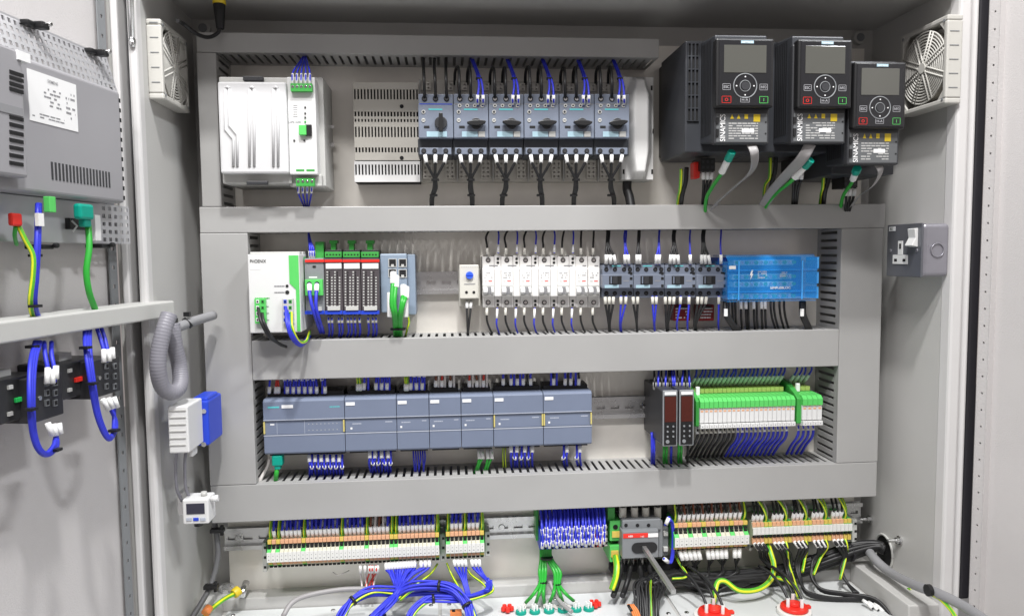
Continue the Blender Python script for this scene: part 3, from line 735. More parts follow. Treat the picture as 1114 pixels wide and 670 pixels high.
for k in range(3): wire([(311+k*1.5, 334+k*4, .124), (312+k*1.5, 352, .142), (318+k*1.5, 369, .14), (328+k, 376-k, .11), (335+k, 366, .07)], WBLU, 'thick blue wire bowing out of the green striped power supply', 'blue wires of the striped power supply', r=.0022)
wire([(317, 340, .124), (318, 356, .145), (325, 371, .13), (333, 371, .1), (337, 360, .06)], WGY, 'green and yellow wire bowing out of the green striped power supply', None, r=.0022)

# --- relay modules
XB = (331.5, 353, 372.8, 392.6, 413)
def iomod(i):
    u0, u1 = XB[i]+.3, XB[i+1]-.3
    nm = 'grey controller module with two blue wires in a green socket' if i == 0 else 'dark module of tiny terminal rows under a green clamp, %s of the three' % ('left', 'middle', 'right')[i-1]
    t = thing('control_module', nm, 'control module', (*M.at((u0+u1)/2, 341, .05), 0), 'dark modules between green strips')
    n = .085; q = MB(); q.px(u0, 281, u1, 341, .0, n, MGREY if i == 0 else mat('charcoal_plastic', (.07, .06, .065), .5)); q.px(u0+.5, 272, u1-.5, 281, .01, .06, DGREY); q.build('body', None, t, .0008)
    q = MB(); q.px(u0, 282.5, u1, 285.2, n, n+.002, RED); q.build('red_strip', None, t)
    q = MB(); q.px(u0, 338, u1, 341.8, n, n+.002, BLUE); q.build('blue_strip', None, t)
    if i:
        q = MB(); q.px(u0+1, 286.5, u1-1, 292.5, n, n+.0012, WHITE); q.build('name_label', None, t, .0004)
        q = MB()
        for c in range(2):
            for r in range(13):
                ua = u0+2.2+c*8.4
                for z in range(3 if r > 1 else 2):
                    a, b = M.at(ua+z*2.5+.6, 296+r*3.05, n); s_ = .0011 if z != 1 else .0007
                    q.box(a-s_, a+s_, b-.0011, b+.0011, n, n+.001, LGREY if (z != 1) else BLACK)
        q.build('terminal_rows', None, t)
        q = MB(); q.px(u0+3, 333, u1-2.5, 337.5, n, n+.004, LGREY); q.build('marker_strip', None, t)
        q = MB(); q.px(u0, 274, u1-1, 280, .045, .07, GRNT)
        for k in range(5): a, b = M.at(u0+2.5+k*3.4, 277, .07); q.box(a-.0012, a+.0012, b-.001, b+.001, .07, .0706, HOLE)
        q.px(u0+6.5, 262, u1-7.5, 275, .04, .058, GRNT); q.px(u0+5, 261.5, u1-6, 265, .04, .061, GRNT); q.build('green_clamp', None, t, .0006)
    else:
        q = MB(); q.px(331.8, 304, 351, 321.5, n, n+.008, GRNL)
        for k in range(2): a, b = M.at(336.5+k*8.4, 309, n+.008); q.cyl(a, b, n+.008, n+.0088, .0038, None, 14, HOLE)
        q.build('green_socket', None, t, .0008)
        q = MB(); q.px(343, 263, 352, 281, .04, .062, GRNT); q.px(340, 289, 343.5, 291, n, n+.001, HOLE); q.px(336, 301, 345, 302.5, n, n+.0004, WINK); q.px(341, 334, 350, 338, n, n+.004, LGREY); q.build('green_clamp', None, t, .0006)
for i in range(4): iomod(i)
q = MB(); q.px(327.5, 279, 331, 342, .03, .082, GRNL); tag(q.build('end_plate', None, None, .001), 'thin bright green plate between the striped power supply and dark modules', 'end plate')
for k in range(2): wire([(336.5+k*8.2, 309, .094), (337+k*7, 320, .108), (340+k*4, 335, .112), (345+k*3, 350, .10), (349+k*3, 362, .06)], WBLU, 'thick blue wire in the green socket of the grey module', 'blue wires in the green socket', r=.0026, sleeve=[0], sl_len=.014)
for k in range(3): wire([(337+k*2.4, 283, .066), (337+k*2.2, 272, .07), (336+k, 262, .06), (335, 248, .03)], WBLU, 'blue wire with white sleeve above the grey module beside the striped power supply', 'blue wires above the grey module', sleeve=[0], sl_len=.013)
for i, uu in enumerate((357.5, 361, 368.5, 372, 378.5, 382, 386, 391, 400.5, 405.5, 409)):
    wire([(uu, 342, .075), (uu+.2, 350, .078), (uu+1, 360, .068), (uu+jit(1), 366, .05)], WBLU, 'blue wire with grey sleeve below the dark terminal modules', 'blue wires below the dark modules', r=.0017, sleeve=[0], sl_len=.012, sl_r=.0024, sl_mat=BEIGE)

# --- network switch
t = thing('network_switch', 'flat blue grey network switch with four ports right of the dark modules', 'network switch', (*M.at(432, 342, .03), 0))
SWG = mat('switch_blue_grey', (.24, .30, .38), .4)
MB().px(414, 276, 443, 340, .0, .07, SWG).build('housing', None, t, .002)
MB().px(443.5, 276.5, 452, 342.5, .0, .058, SWG).build('side_flange', None, t, .0015)
for (u, v) in ((422.5, 281.5), (433.5, 281.5), (422.5, 292.5), (433.5, 293)):
    q = MB(); q.px(u, v, u+9, v+9, .07, .0712, LGREY); q.px(u+.8, v+.6, u+8.2, v+8, .0712, .0716, HOLE); q.px(u+3, v+6, u+6, v+9, .0716, .0718, LGREY); q.build('network_port', None, t)
for i in range(4):
    u0 = (427, 430, 438, 441)[i]; v0 = (296, 300, 310, 312)[i]
    t = thing('network_cable', 'green network cable hanging from the blue grey switch', 'data cable', M.P(434, 366, .05), 'green cables of the network switch')
    MB().tube([M.P(u0+1, v0, .088), M.P(u0+.5, v0+13, .095)], .0052, 8, SLEEVE, sub=1).build('plug', None, t, .001)
    MB().tube([M.P(u0+.5, v0+11, .095), M.P((426, 429, 437, 439)[i], 330, .105), M.P((429, 431, 435, 436)[i], 345, .098), M.P(430+i*2, 367, .05)], .0034, 8, WGRN).build('cable_jacket', None, t)
for k, (x0, x1) in enumerate(((424.5, 427), (441, 443.5))): tag(MB().tube([M.P(x0, 318, .09), M.P(x0, 345, .092)], .0052, 8, SLEEVE, sub=1).build('cable_marker', None, None, .001), 'white marker sleeve on a network cable, %s' % ('left one' if k == 0 else 'right one'), 'cable marker', 'cable markers at the switch')
q = MB(); a, b = M.at(433, 358, .075); q.cyl(a, .07, b-.0015, b+.0015, .0125, None, 14, BLACK, 'b'); tag(q.build('cable_tie', None), 'black cable tie round the green network cables', 'cable tie')
wire([(443, 341, .06), (445, 350, .06), (443, 358, .06), (441, 366, .04)], WGY, 'green and yellow wire under the network switch', None, r=.0018)

# --- thermostat
t = thing('thermostat', 'small white thermostat with blue dial left of the breakers', 'thermostat', (*M.at(511, 333, .03), 0))
q = MB(); q.px(499.8, 288, 521, 325, .03, .05, BEIGE); q.px(499, 292, 522.5, 333.5, 0, .035, BEIGE); q.build('housing', None, t, .0015)
q = MB(); a, b = M.at(510.8, 299.5, .05); q.cyl(a, b, .05, .054, .0062, .0056, 24, mat('blue_dial', (.04, .12, .75), .4)); q.box(a-.005, a+.005, b-.0006, b+.0006, .054, .0548, BLUE); q.build('dial', None, t)
q = MB()
for uu in (507.5, 515.5): a, b = M.at(uu, 318, .05); MB().cyl(a, b, .05, .0505, .0024, None, 12, HOLE).build('terminal', None, t)
q.px(505, 308.5, 517, 309.5, .05, .0504, GINK)
for k in range(8):
    q.px(502+k*2.4, 289.5, 503+k*2.4, 291, .05, .0503, LGREY)
q.build('front_print', None, t)
for k in range(2): wire([(508+k*4.6, 327, .04), (508+k*4, 336, .045), (508.5+k*2, 350, .05), (509, 364, .05)], WBLK, 'black wire below the thermostat', 'black wires below the thermostat', r=.0019, sleeve=[0], sl_len=.012)

# --- miniature circuit breakers
CBW = mat('breaker_white', (.80, .79, .77), .42)
def mcb(i):
    wide = i < 5; u0 = 525+20.35*i if wide else 626.7+13.15*(i-5); w = 20.1 if wide else 12.9
    lb = 'white circuit breaker with side contact block, %s of the wide ones' % ORD[i] if wide else ('narrow white circuit breaker without side block, %s' % ('left of the two' if i == 5 else 'next to the contactors'))
    t = thing('circuit_breaker', lb, 'circuit breaker', (*M.at(u0+w/2, 334, .03), 0), 'row of white circuit breakers')
    q = MB(); uw = 13.0 if wide else w
    def cols(q, x0, x1, top, bot, e=0):
        q.px(x0, top, x1, bot, 0, .045, CBW); q.px(x0, 292, x1, 322.5, 0, .058-e, CBW)
    cols(q, u0, u0+uw-.3, 279, 334.5); b_ = q.build('body', None, t, .001)
    if wide:
        q = MB(); cols(q, u0+uw, u0+w, 277.5, 333.5, .002); xb = q.build('side_contact', None, t, .001)
    for vv in (283.2, 329):
        q = MB(); a, b = M.at(u0+6, vv, .045); q.cyl(a, b, .045, .0456, .0040, None, 14, HOLE); q.cyl(a, b, .0456, .0462, .0027, None, 10, STEEL); q.build('terminal_screw', None, t)
        if wide:
            for d in (-1.6, 2.6):
                a, b = M.at(u0+16.6, vv+d, .045); MB().cyl(a, b, .045, .0456, .0022, None, 10, HOLE).build('screw_hole', None, xb)
    q = MB(); n = .058
    q.px(u0+.6, 310.2, u0+uw-.8, 321.5, n, n+.0012, LGREY)
    q.px(u0+5, 312, u0+9.6, 320, n+.0012, n+.002, GINK)
    q.build('toggle_bay', None, t)
    q = MB(); a0, a1, b0, b1 = M.rect(u0+.6, 312, u0+5.6, 320, n+.008); q.prism([(n, b0-.001), (n+.006, b0), (n+.013, b0+.003), (n+.011, b1-.002), (n, b1)], a0, a1, 'a', WHITE)
    a0, a1, b0, b1 = M.rect(u0+9.3, 312, u0+12.3, 320, n+.008); q.prism([(n, b0-.001), (n+.006, b0), (n+.013, b0+.003), (n+.011, b1-.002), (n, b1)], a0, a1, 'a', WHITE); q.build('toggle', None, t, .0015)
    q = MB(); q.px(u0+7, 288.6, u0+ (16.5 if wide else 11), 290, .045, .0453, GINK)
    q.px(u0+6.5, 305.3, u0+10.5, 306.3, n, n+.0003, RED); q.px(u0+2, 305.8, u0+5, 306.3, n, n+.0003, GINK); printlines(q, *M.rect(u0+2, 296, u0+11, 303, n), n, 3, GINK, i, .5)
    q.build('print', None, b_)
for i in range(7): mcb(i)
tu = [530.5+20.35*i for i in range(5)]+[632.5, 645.7]; ta = [542+20.35*i for i in range(5)]
for i, u in enumerate(tu):
    wire([(u-.4, 278, .052), (u-.5, 268, .055), (u+(-1.5 if i < 4 else 0)+jit(.5), 258, .05), (u+(3 if i < 5 else 0)+jit(.5), 248, .035)], WBLK, 'black wire rising from the white circuit breakers', 'black wires above the circuit breakers', r=.0017, sleeve=[0], sl_len=.011, sl_r=.0024, sl_mat=BEIGE)
    wire([(u-1, 334, .05), (u-1, 342, .055), (u-.5+jit(.4), 350, .055), (u+3, 359, .05), (u+6, 364, .035)], WBLK, 'black wire running down from the white circuit breakers', 'black wires below the circuit breakers', r=.0017, sleeve=[0], sl_len=.013, sl_r=.0024, sl_mat=BEIGE)
for i, u in enumerate(ta):
    wire([(u, 275.5, .052), (u+.1, 266, .055), (u+.6, 256, .05), (u-1+jit(1), 246, .035)], WBLU, 'thin blue wire rising from the side blocks of the circuit breakers', 'blue wires above the circuit breakers', r=.0014, sleeve=[0], sl_len=.013)
    wire([(u-1, 335, .05), (u-1.5, 345, .055), (u-1.6, 354, .055), (u+1.5, 364, .035)], WBLU, 'thin blue wire running down from the circuit breakers', 'blue wires below the circuit breakers', r=.0014, sleeve=[0], sl_len=.016)

# --- contactors
def contactor(i):
    u0 = 655.3+34.05*i; w = 33.6; n = .075
    t = thing('contactor', 'blue grey contactor with a dark window, %s of the four' % (ORD[i] if i < 3 else 'rightmost, touching the blue block'), 'contactor', (*M.at(u0+17, 325, .04), 0), 'row of four blue grey contactors')
    q = MB(); q.px(u0, 288.5, u0+w, 324, 0, n-.012, BGREY); q.px(u0, 298.5, u0+w, 313.5, 0, n, BGREY); q.px(u0+.5, 286.5, u0+w-.5, 289.5, .0, .03, BGREY); q.build('body', None, t, .001)
    for vv in (293.2, 319): 
        for k, d in enumerate((4.3, 13.6, 23.5, 30)):
            q = MB(); a, b = M.at(u0+d, vv, n-.012); q.cyl(a, b, n-.012, n-.0114, .0036, None, 12, HOLE); q.cyl(a, b-.0006, n-.0114, n-.0108, .0021, None, 8, DGREY); q.build('terminal_screw', None, t)
    q = MB(); q.px(u0+7.5, 300.3, u0+21, 309.3, n, n+.0006, HOLE); q.px(u0+11.5, 301, u0+16.5, 308.8, n, n+.0035, DGREY); q.px(u0+9, 301, u0+10.5, 308.5, n, n+.001, BGREY); q.build('window', None, t, .0003)
    MB().px(u0+2.5, 310, u0+17.8, 313.2, n, n+.0005, LBLUE).build('rating_label', None, t)
    MB().px(u0+10, 288.8, u0+20, 290, n-.012, n-.0116, TEALP).build('teal_print', None, t); MB().px(u0+23, 305, u0+29, 306, n, n+.0003, GINK).build('grey_print', None, t)
    q = MB()
    for vv in (296, 301.5, 309.5): q.px(u0+30, vv, u0+32.8, vv+2.8, n-.012 if vv < 298 else n, n+.0006, HOLE)
    q.build('slot', None, t)
for i in range(4): contactor(i)
TW = [(77, 0), (97, 0), (118, 0), (158, 1), (175, 1), (208, 0), (222, 0), (290, 1), (305, 1), (350, 0), (368, 0), (388, 0), (438, 1), (485, 0), (502, 0), (522, 0), (570, 1)]
cen = {77: 78, 97: 78, 118: 78, 158: 156, 175: 156, 208: 215, 222: 215, 290: 305, 305: 305, 350: 368, 368: 368, 388: 368, 438: 435, 485: 492, 502: 492, 522: 492, 570: 566}
for x, c in TW:
    u = 640+x/3.943; uc = 640+cen[x]/3.943; s_ = (u-uc)*.25
    wire([(u, 288, .066), (u-.2*(u-uc), 279, .068), (uc+s_, 267, .062), (uc+s_+jit(.8), 257, .052), (uc+s_+1, 246, .035)], WBLU if c else WBLK, 'blue wire with white sleeve rising from the contactors' if c else 'black wire with white sleeve rising from the contactors', 'wires above the contactors', r=.0015 if c else .0019, sleeve=[0], sl_len=.015, sl_r=.0029)
BW = [(72, 0, 88), (90, 0, 88), (108, 0, 92), (140, 1, 136), (162, 1, 140), (192, 0, 208), (212, 0, 208), (275, 1, 282), (292, 1, 284), (330, 0, 335), (350, 0, 338), (368, 0, 342), (432, 1, 425), (470, 0, 455), (488, 0, 460), (507, 0, 462), (560, 1, 558), (396, 1, 380)]
for x, c, e in BW:
    u = 640+x/3.943; e = 640+e/3.943
    wire([(u, 322, .066), (u+(e-u)*.1, 331, .068), (u+(e-u)*.7, 344, .066), (e, 353, .06), (e+1, 364, .04)], WBLU if c else WBLK, 'blue wire with pale sleeve running down from the contactors' if c else 'black wire with pale sleeve running down from the contactors', 'wires below the contactors', r=.0016 if c else .002, sleeve=[0], sl_len=.012, sl_r=.0027, sl_mat=BEIGE)
for i, (u0, u1) in enumerate(((733, 751), (760, 777))):
    t = thing('suppressor_module', 'small dark red plug-in module below the contactors, %s one' % ('left' if i == 0 else 'right'), 'suppressor', (*M.at((u0+u1)/2, 350, .02), 0), 'dark red modules below the contactors')
    q = MB(); q.px(u0, 331.5, u1, 349, .005, .03, mat('dark_red', (.22, .012, .015), .4)); q.build('housing', None, t, .001)
    q = MB(); printlines(q, *M.rect(u0+2, 334, u1-2, 347, .03), .03, 4, WINK, i, .8); q.px(u0+3, 333, u1-3, 335, .03, .036, BLACK); q.build('print', None, t)

# --- blue clear distribution block
t = thing('distribution_block', 'translucent blue power distribution block at the right end of the row', 'distribution block', (*M.at(840, 328, .05), 0))
n = .09; a0, a1, b0, b1 = M.rect(792, 277, 889, 328, n)
q = MB(); q.box(a0+.002, a1-.002, b0+.004, b1-.004, .002, .04, mat('blue_inner', (.012, .09, .50), .4)); q.build('base', None, t, .002)
q = MB(); Lx = a1-a0; Hh = b1-b0
for r, f in enumerate((.83, .52, .36, .10)):
    q.box(a0+Lx*.14, a1-Lx*.18, b0+Hh*(f-.06), b0+Hh*(f+.05), .04, .062-.006*(r % 2), mat('blue_busbar', (.55, .80, .88), .3, metal=.2))
    for k in range(13):
        x = a0+Lx*(.17+.65*k/12); q.cyl(x, b0+Hh*f, .062-.006*(r % 2), .066, .003, None, 10, STEEL if k % 2 else GRNT)
q.build('busbar', None, t)
q = MB(); th = .0018
q.box(a0, a1, b0+.004, b1-.010, n-th, n, CLEARB)
q.prism([(n-th, b1-.010), (n, b1-.010), (n-.012, b1), (.02, b1), (.02, b1-th), (n-.013, b1-th)], a0, a1, 'a', CLEARB)
q.box(a1-th, a1, b0+.004, b1-.010, .02, n-th, CLEARB); q.box(a0, a0+th, b0+.004, b1-.010, .02, n-th, CLEARB)
q.box(a0, a1, b0, b0+th, .04, n-th, CLEARB)
cv = q.build('clear_cover', None, t, .0006)
q = MB()
RIBM = mat('pale_blue_rib', (.06, .36, .82), .2, coat=.5)
for f in (.11, .82): q.box(a0+Lx*f, a0+Lx*f+.0022, b0+.003, b1-.010, n+.0001, n+.002, RIBM)
for f in (.66, .20): q.box(a0, a1, b0+Hh*f, b0+Hh*f+.002, n+.0001, n+.002, CLEARB)
for k in range(3): q.box(a1+.0002, a1+.004, b0+Hh*(.05+.32*k), b0+Hh*(.30+.32*k), .05, n-.002, RIBM)
q.build('cover_rib', None, cv, .0005)
q = MB(); q.box(a0+Lx*.01, a0+Lx*.085, b0+Hh*.70, b0+Hh*.77, n, n+.0004, WINK); 
x, y = a0+Lx*.24, b0+Hh*.48; q.prism([(x+.003, y+.015), (x+.0005, y+.006), (x+.0025, y+.0065), (x+.001, y-.001), (x+.006, y+.009), (x+.0035, y+.0085), (x+.006, y+.015)], n, n+.0004, 'n', WINK)
x = a0+Lx*.33; e = .0005
printlines(q, x, x+Lx*.1, y+.001, y+.014, n, 4, PLCL, 3, .8); printlines(q, a0+Lx*.58, a0+Lx*.66, y+.003, y+.012, n, 3, PLCL, 6, .8)
q.build('warning_print', None, cv)
text('SIMPLEBLOC', a0+Lx*.47, b0+Hh*.27, n+.0002, .0035, WINK, cv, width=Lx*.23)
BU = [(797, 0), (800, 0), (806, 1), (811, 1), (814, 0), (820, 1), (823, 0), (828, 1), (832, 1), (838, 0), (842, 0), (848, 0), (853, 0)]
for u, s_ in BU:
    u += jit(.4); dx = 4 if u > 836 else 1
    wire([(u, 327, .06), (u+.2, 336, .064), (u+dx*.5, 347, .062), (u+dx*1.6, 362, .04)], WBLK, 'black wire running down from the blue distribution block', 'black wires below the blue block', r=.0019, sleeve=[0] if s_ else None, sl_len=.013)
for k, (u, e) in enumerate(((789, 806), (872, 884))):
    t2 = thing('power_cable', 'thick black cable with white marker below the blue block, %s' % ('left end' if k == 0 else 'right end'), 'power cable', M.P(e, 364, .04), 'thick cables below the blue block')
    for z in range(2):
        MB().tube([M.P(u+z*2, 328, .066), M.P(u+z*2+.5, 342, .074), M.P(u+(e-u)*.45+z*2, 354, .072), M.P(e-4+z*3, 361, .06), M.P(e+6, 366, .03)], .0042, 10, WBLK).build('cable_jacket', None, t2)
    MB().px(u-1, 336, u+2.6, 344, .078, .0805, SLEEVE).build('cable_marker', None, t2)

# ================================================================== ROW 3
PU = [286.5, 375.3, 431.8, 467.2, 502, 537.1, 591.4, 644.4]
B0 = M.at(330, 494.3, .075)[1]; B1 = M.at(330, 433.3, .075)[1]; PH = B1-B0; NP = .075
def plc(i):
    x0 = M.at(PU[i], 460, NP)[0]; x1 = M.at(PU[i+1], 458, NP)[0]-.0008; W = x1-x0
    desc = ['wide blue grey controller at the left end with a yellow tab on each side', 'blue grey expansion module directly right of the widest controller', 'narrow blue grey module, leftmost of the three narrow ones', 'narrow blue grey module, middle of the three narrow ones', 'narrow blue grey module, rightmost of the three narrow ones', 'blue grey module with yellow tabs, second from the right end', 'blue grey module with a yellow tab at the right end of the row'][i]
    t = thing('controller_module' if i else 'logic_controller', desc, 'controller' if i == 0 else 'controller module', ((x0+x1)/2, B0, 0), 'row of seven blue grey controller modules')
    q = MB(); q.box(x0, x1, B0+.004, B1-.004, .004, NP-.012, PLCB); q.box(x0, x1, B0+PH*.36, B0+PH*.62, NP-.012, NP-.002, PLCB); q.build('body', None, t, .0008)
    q = MB(); q.prism([(NP-.03, B1), (NP-.004, B1-.001), (NP, B1-.004), (NP, B0+PH*.63), (NP-.011, B0+PH*.63), (NP-.012, B1-.003)], x0, x1, 'a', PLCB); d = q.build('upper_door', None, t, .0008)
    q = MB(); q.prism([(NP-.03, B0), (NP-.004, B0+.001), (NP, B0+.004), (NP, B0+PH*.35), (NP-.011, B0+PH*.35), (NP-.012, B0+.003)], x0, x1, 'a', PLCB); q.build('lower_door', None, t, .0008)
    q = MB(); q.box(x0, x1, B0+PH*.622, B0+PH*.635, NP-.001, NP+.0006, PLCL); q.box(x0, x1, B0+PH*.348, B0+PH*.362, NP-.001, NP+.0006, PLCL); q.build('door_edge', None, t)
    q = MB(); 
    if i == 0:
        q.box(x0+W*.06, x0+W*.2, B1-.014, B1-.0115, NP, NP+.0004, TEALP); q.box(x0+W*.23, x0+W*.37, B1-.0145, B1-.0095, NP, NP+.0008, WINK)
    else: q.box(x0+.002, x0+min(.016, W*.36), B1-.013, B1-.008, NP, NP+.0008, WINK)
    q.build('name_label', None, d)
    q = MB(); n = NP-.002
    if i == 0:
        for f in (.16, .5): q.box(x0+W*f, x0+W*f+.0005, B0+PH*.37, B0+PH*.61, n, n+.0004, PLCL)
        printlines(q, x0+W*.82, x0+W*.95, B0+PH*.82, B0+PH*.86, NP, 1, TEALP, 1, 1); printlines(q, x0+W*.08, x0+W*.13, B0+PH*.52, B0+PH*.58, n, 1, WINK, 1, 1)
        for k in range(8): q.box(x0+W*(.55+.05*k), x0+W*(.55+.05*k)+.001, B0+PH*.53, B0+PH*.545, n, n+.0003, LGREY); q.box(x0+W*(.55+.05*k), x0+W*(.55+.05*k)+.001, B0+PH*.42, B0+PH*.435, n, n+.0003, LGREY)
    else:
        printlines(q, x0+W*.14, x0+W*.14+.014, B0+PH*.50, B0+PH*.54, n, 1, PLCL, i, 1); q.box(x0+W*.1, x0+W*.1+.003, B0+PH*.42, B0+PH*.455, n, n+.0003, WINK)
        printlines(q, x1-W*.22, x1-W*.08, B0+PH*.52, B0+PH*.56, n, 1, PLCL, i+3, 1)
    q.build('front_print', None, t)
    if i in (0, 5, 6):
        YT = mat('dull_yellow', (.55, .47, .16), .5)
        MB().box(x0, x0+.0022, B0+PH*.39, B0+PH*.6, NP-.002, NP+.001, YT).build('yellow_tab', None, t); MB().box(x1-.0022, x1, B0+PH*.39, B0+PH*.6, NP-.002, NP+.001, YT).build('yellow_tab', None, t)
    q = MB(); q.box(x0+.003, x1-.003, B1-.003, B1+.007, .012, NP-.022, BLACK); MB().box(x0+.003, x1-.003, B0-.006, B0+.003, .012, NP-.022, BLACK).build('terminal_strip', None, t, .0006)
    k = int((W-.01)/.0052)
    for j in range(k): q.box(x0+.006+j*.0052, x0+.009+j*.0052, B1+.007, B1+.0076, .025, NP-.026, DGREY)
    q.build('terminal_strip', None, t, .0006)
for i in range(7): plc(i)
def plcwires(us, mts, lbl, grp, v_s, up, two=False, sl=.010, r=.0014, end=None):
    for j, u in enumerate(us):
        mt_ = mts[j % len(mts)]
        vo = (-5 if (two and j % 2) else 0)
        nn = .058
        if up: pts = [(u, v_s+4, nn), (u+jit(.3), v_s-4+vo, nn+.003), (u+jit(1), v_s-14, nn), (u+jit(1.5), v_s-26, .03)]
        else: pts = [(u, v_s, nn), (u+jit(.3), v_s+8-vo, nn+.006), (u+jit(1), v_s+14, nn), (u+1+jit(1), v_s+26, .03)]
        p0, p1 = (M.w(*M.P(*pts[1])), M.w(*M.P(*pts[2]))) if two and j % 2 else (M.w(*M.P(*pts[0])), M.w(*M.P(*pts[1])))
        dd = (p1-p0).normalized()
        STUFF.tube([M.P(*p) for p in pts], .0019, 6, mt_, 4); STUFF.tube([p0+dd*.001, p0+dd*(.001+sl*1.15)], .0031, 8, SLEEVE, 1, True)
G3 = 'wires above the blue grey controllers'; G4 = 'wires below the blue grey controllers'
U4 = lambda x: 270+x/3.943
U5 = lambda x: 460+x/3.942
plcwires([U4(x) for x in (90, 158, 168, 182, 194, 206, 218, 231, 243, 256, 268, 281, 294, 318, 330)], [WBLU], 'thin blue wire with white sleeve above the controllers', G3, 424, True, True)
plcwires([U4(x) for x in (118, 130)], [WRED], 'thin red wire with sleeve above the controllers', G3, 424, True)
plcwires([U4(x) for x in (470, 482, 675, 683)], [WGY], 'thin green and yellow wire above the controllers', G3, 421, True)
plcwires([U4(x) for x in (497, 515, 548, 560, 572, 584, 596, 606, 697, 710, 722, 734, 746, 755)], [WBLU], 'thin blue wire with white sleeve above the controllers', G3, 420, True, True)
plcwires([U5(x) for x in (55, 68, 82, 95, 118, 134, 200, 214, 232, 246, 260, 275)], [WBRN, WWHT, WRED, WWHT], 'thin brown or white sensor wire above the narrow controller modules', 'sensor wires above the narrow modules', 417, True, True)
plcwires([U5(x) for x in (345, 358, 378, 391, 405, 418, 431, 448, 462, 550, 561, 574, 610, 622, 634, 655, 668)], [WBLU, WBLK, WBLU], 'thin blue or black wire with white sleeve above the two rightmost controllers', G3, 415, True, True)
plcwires([U4(x) for x in (262, 274, 288, 300, 313, 325, 339, 351, 365, 378, 391, 404)], [WBLU], 'thin blue wire with white sleeve below the controllers', G4, 494, False, True)
plcwires([U4(x) for x in (522, 533, 545, 560, 572, 584, 600, 611)], [WBLU], 'thin blue wire with white sleeve below the controllers', G4, 490, False, True)
for x in (708, 718, 728, 738, 748, 757): wire([(U4(x), 489, .045), (U4(x)+.5, 499, .05), (U4(x)+jit(2), 513, .04)], WBLU, 'bare blue wire below the leftmost narrow controller module', G4)
plcwires([U5(x) for x in (378, 392, 404, 424, 438, 453, 470, 605, 618, 660, 674)], [WBLU], 'thin blue wire with pale sleeve below the rightmost controllers', G4, 484, False, True)
for x in (345, 356): wire([(U5(x), 484, .045), (U5(x)-.5, 495, .05), (U5(x), 508, .04)], WGY, 'green and yellow wire below the second controller module from the right', G4)
for k, x in enumerate((238, 252, 275, 292)):
    o = wire([(U5(x), 487, .045), (U5(x)+1, 496, .052), (U5(x)-1-(k % 2)*2, 507, .048), (U5(x)-6, 518, .03)], WGRN, 'green sensor cable with white end below the rightmost narrow module', 'green sensor cables below the narrow module', r=.0021, sleeve=[0], sl_len=.017)
t = thing('network_cable', 'short green network cable with teal plug under the widest controller', 'data cable', M.P(298, 525, .06))
q = MB(); q.px(295.5, 495.5, 307, 507, .055, .072, TEAL); q.px(298, 505, 305, 511, .057, .07, TEAL); q.build('plug', None, t, .002)
MB().tube([M.P(301.5, 508, .064), M.P(300.5, 517, .066), M.P(299, 530, .045)], .0036, 10, WGRN).build('cable_jacket', None, t)
wire([(293, 500, .03), (291, 508, .04), (285, 518, .055), (281, 526, .06)], WWHT, 'white wire slanting down left of the teal network plug', None, r=.003)

# --- temperature controllers
for i, (u0, v0, u1, v1) in enumerate(((721, 424.5, 737.2, 485.5), (739, 424, 755, 484.8))):
    n = .118
    t = thing('temperature_controller', 'slim black controller with dark red display, %s of the two' % ('left' if i == 0 else 'right'), 'temperature controller', (*M.at((u0+u1)/2, v1, .06), 0), 'two slim black controllers')
    a0, a1, b0, b1 = M.rect(u0, v0, u1, v1, n); W = a1-a0; H = b1-b0
    MB().box(a0, a1-.001, b0+.001, b1-.001, .005, n-.003, DGREY).build('housing', None, t, .002)
    MB().box(a0, a1, b0, b1, n-.003, n, MGREY).build('bezel', None, t, .002)
    MB().box(a0+W*.09, a1-W*.09, b0+H*.03, b1-H*.10, n, n+.0006, BLACK).build('face', None, t)
    MB().box(a0+W*.12, a1-W*.12, b0+H*.44, b1-H*.11, n+.0006, n+.001, RSCREEN).build('display', None, t)
    MB().box(a0+W*.12, a1-W*.12, b1-H*.08, b1-H*.03, n, n+.0008, WINK).build('name_label', None, t)
    q = MB()
    for r in range(4):
        for c in range(2): 
            if r == 3 and c == 1: continue
            q.cyl(a0+W*(.32+.38*c), b0+H*(.36-.09*r), n+.0006, n+.0014, .0016 if r < 3 else .003, None, 12, MGREY)
    q.build('button', None, t)
    for j in range(6):
        uu = u0-10+j*4 + 1
        wire([(uu, 424, .07), (uu, 415, .075), (uu+jit(1.5), 404, .06), (uu+jit(2), 392, .035)], WBLU if j % 2 else WBLK, 'blue or black wire above the slim black controllers', 'wires above the slim black controllers', r=.0018, sleeve=[0], sl_mat=LGREY)
for j, (u, mt_, nm) in enumerate(((709, WBLU, 'blue'), (711.5, WBLU, 'blue'), (722, WGRN, 'green'), (725, WGRN, 'green'), (730, WBLU, 'blue'), (738, WGRN, 'green'), (741, WGRN, 'green'), (748, WBLK, 'black'))):
    wire([(u, 480 if j > 1 else 470, .06), (u+.3, 490, .066), (u, 500, .05), (u+1, 512, .03)], mt_, '%s wire below the slim black controllers' % nm, 'wires below the slim black controllers', r=.0021)
q = MB(); a, b = M.at(704, 441, .02); screw(q, a, b, .012, .007, STEEL, HOLE); tag(q.build('screw', None), 'bright round screw on the rail left of the slim black controllers', 'screw')

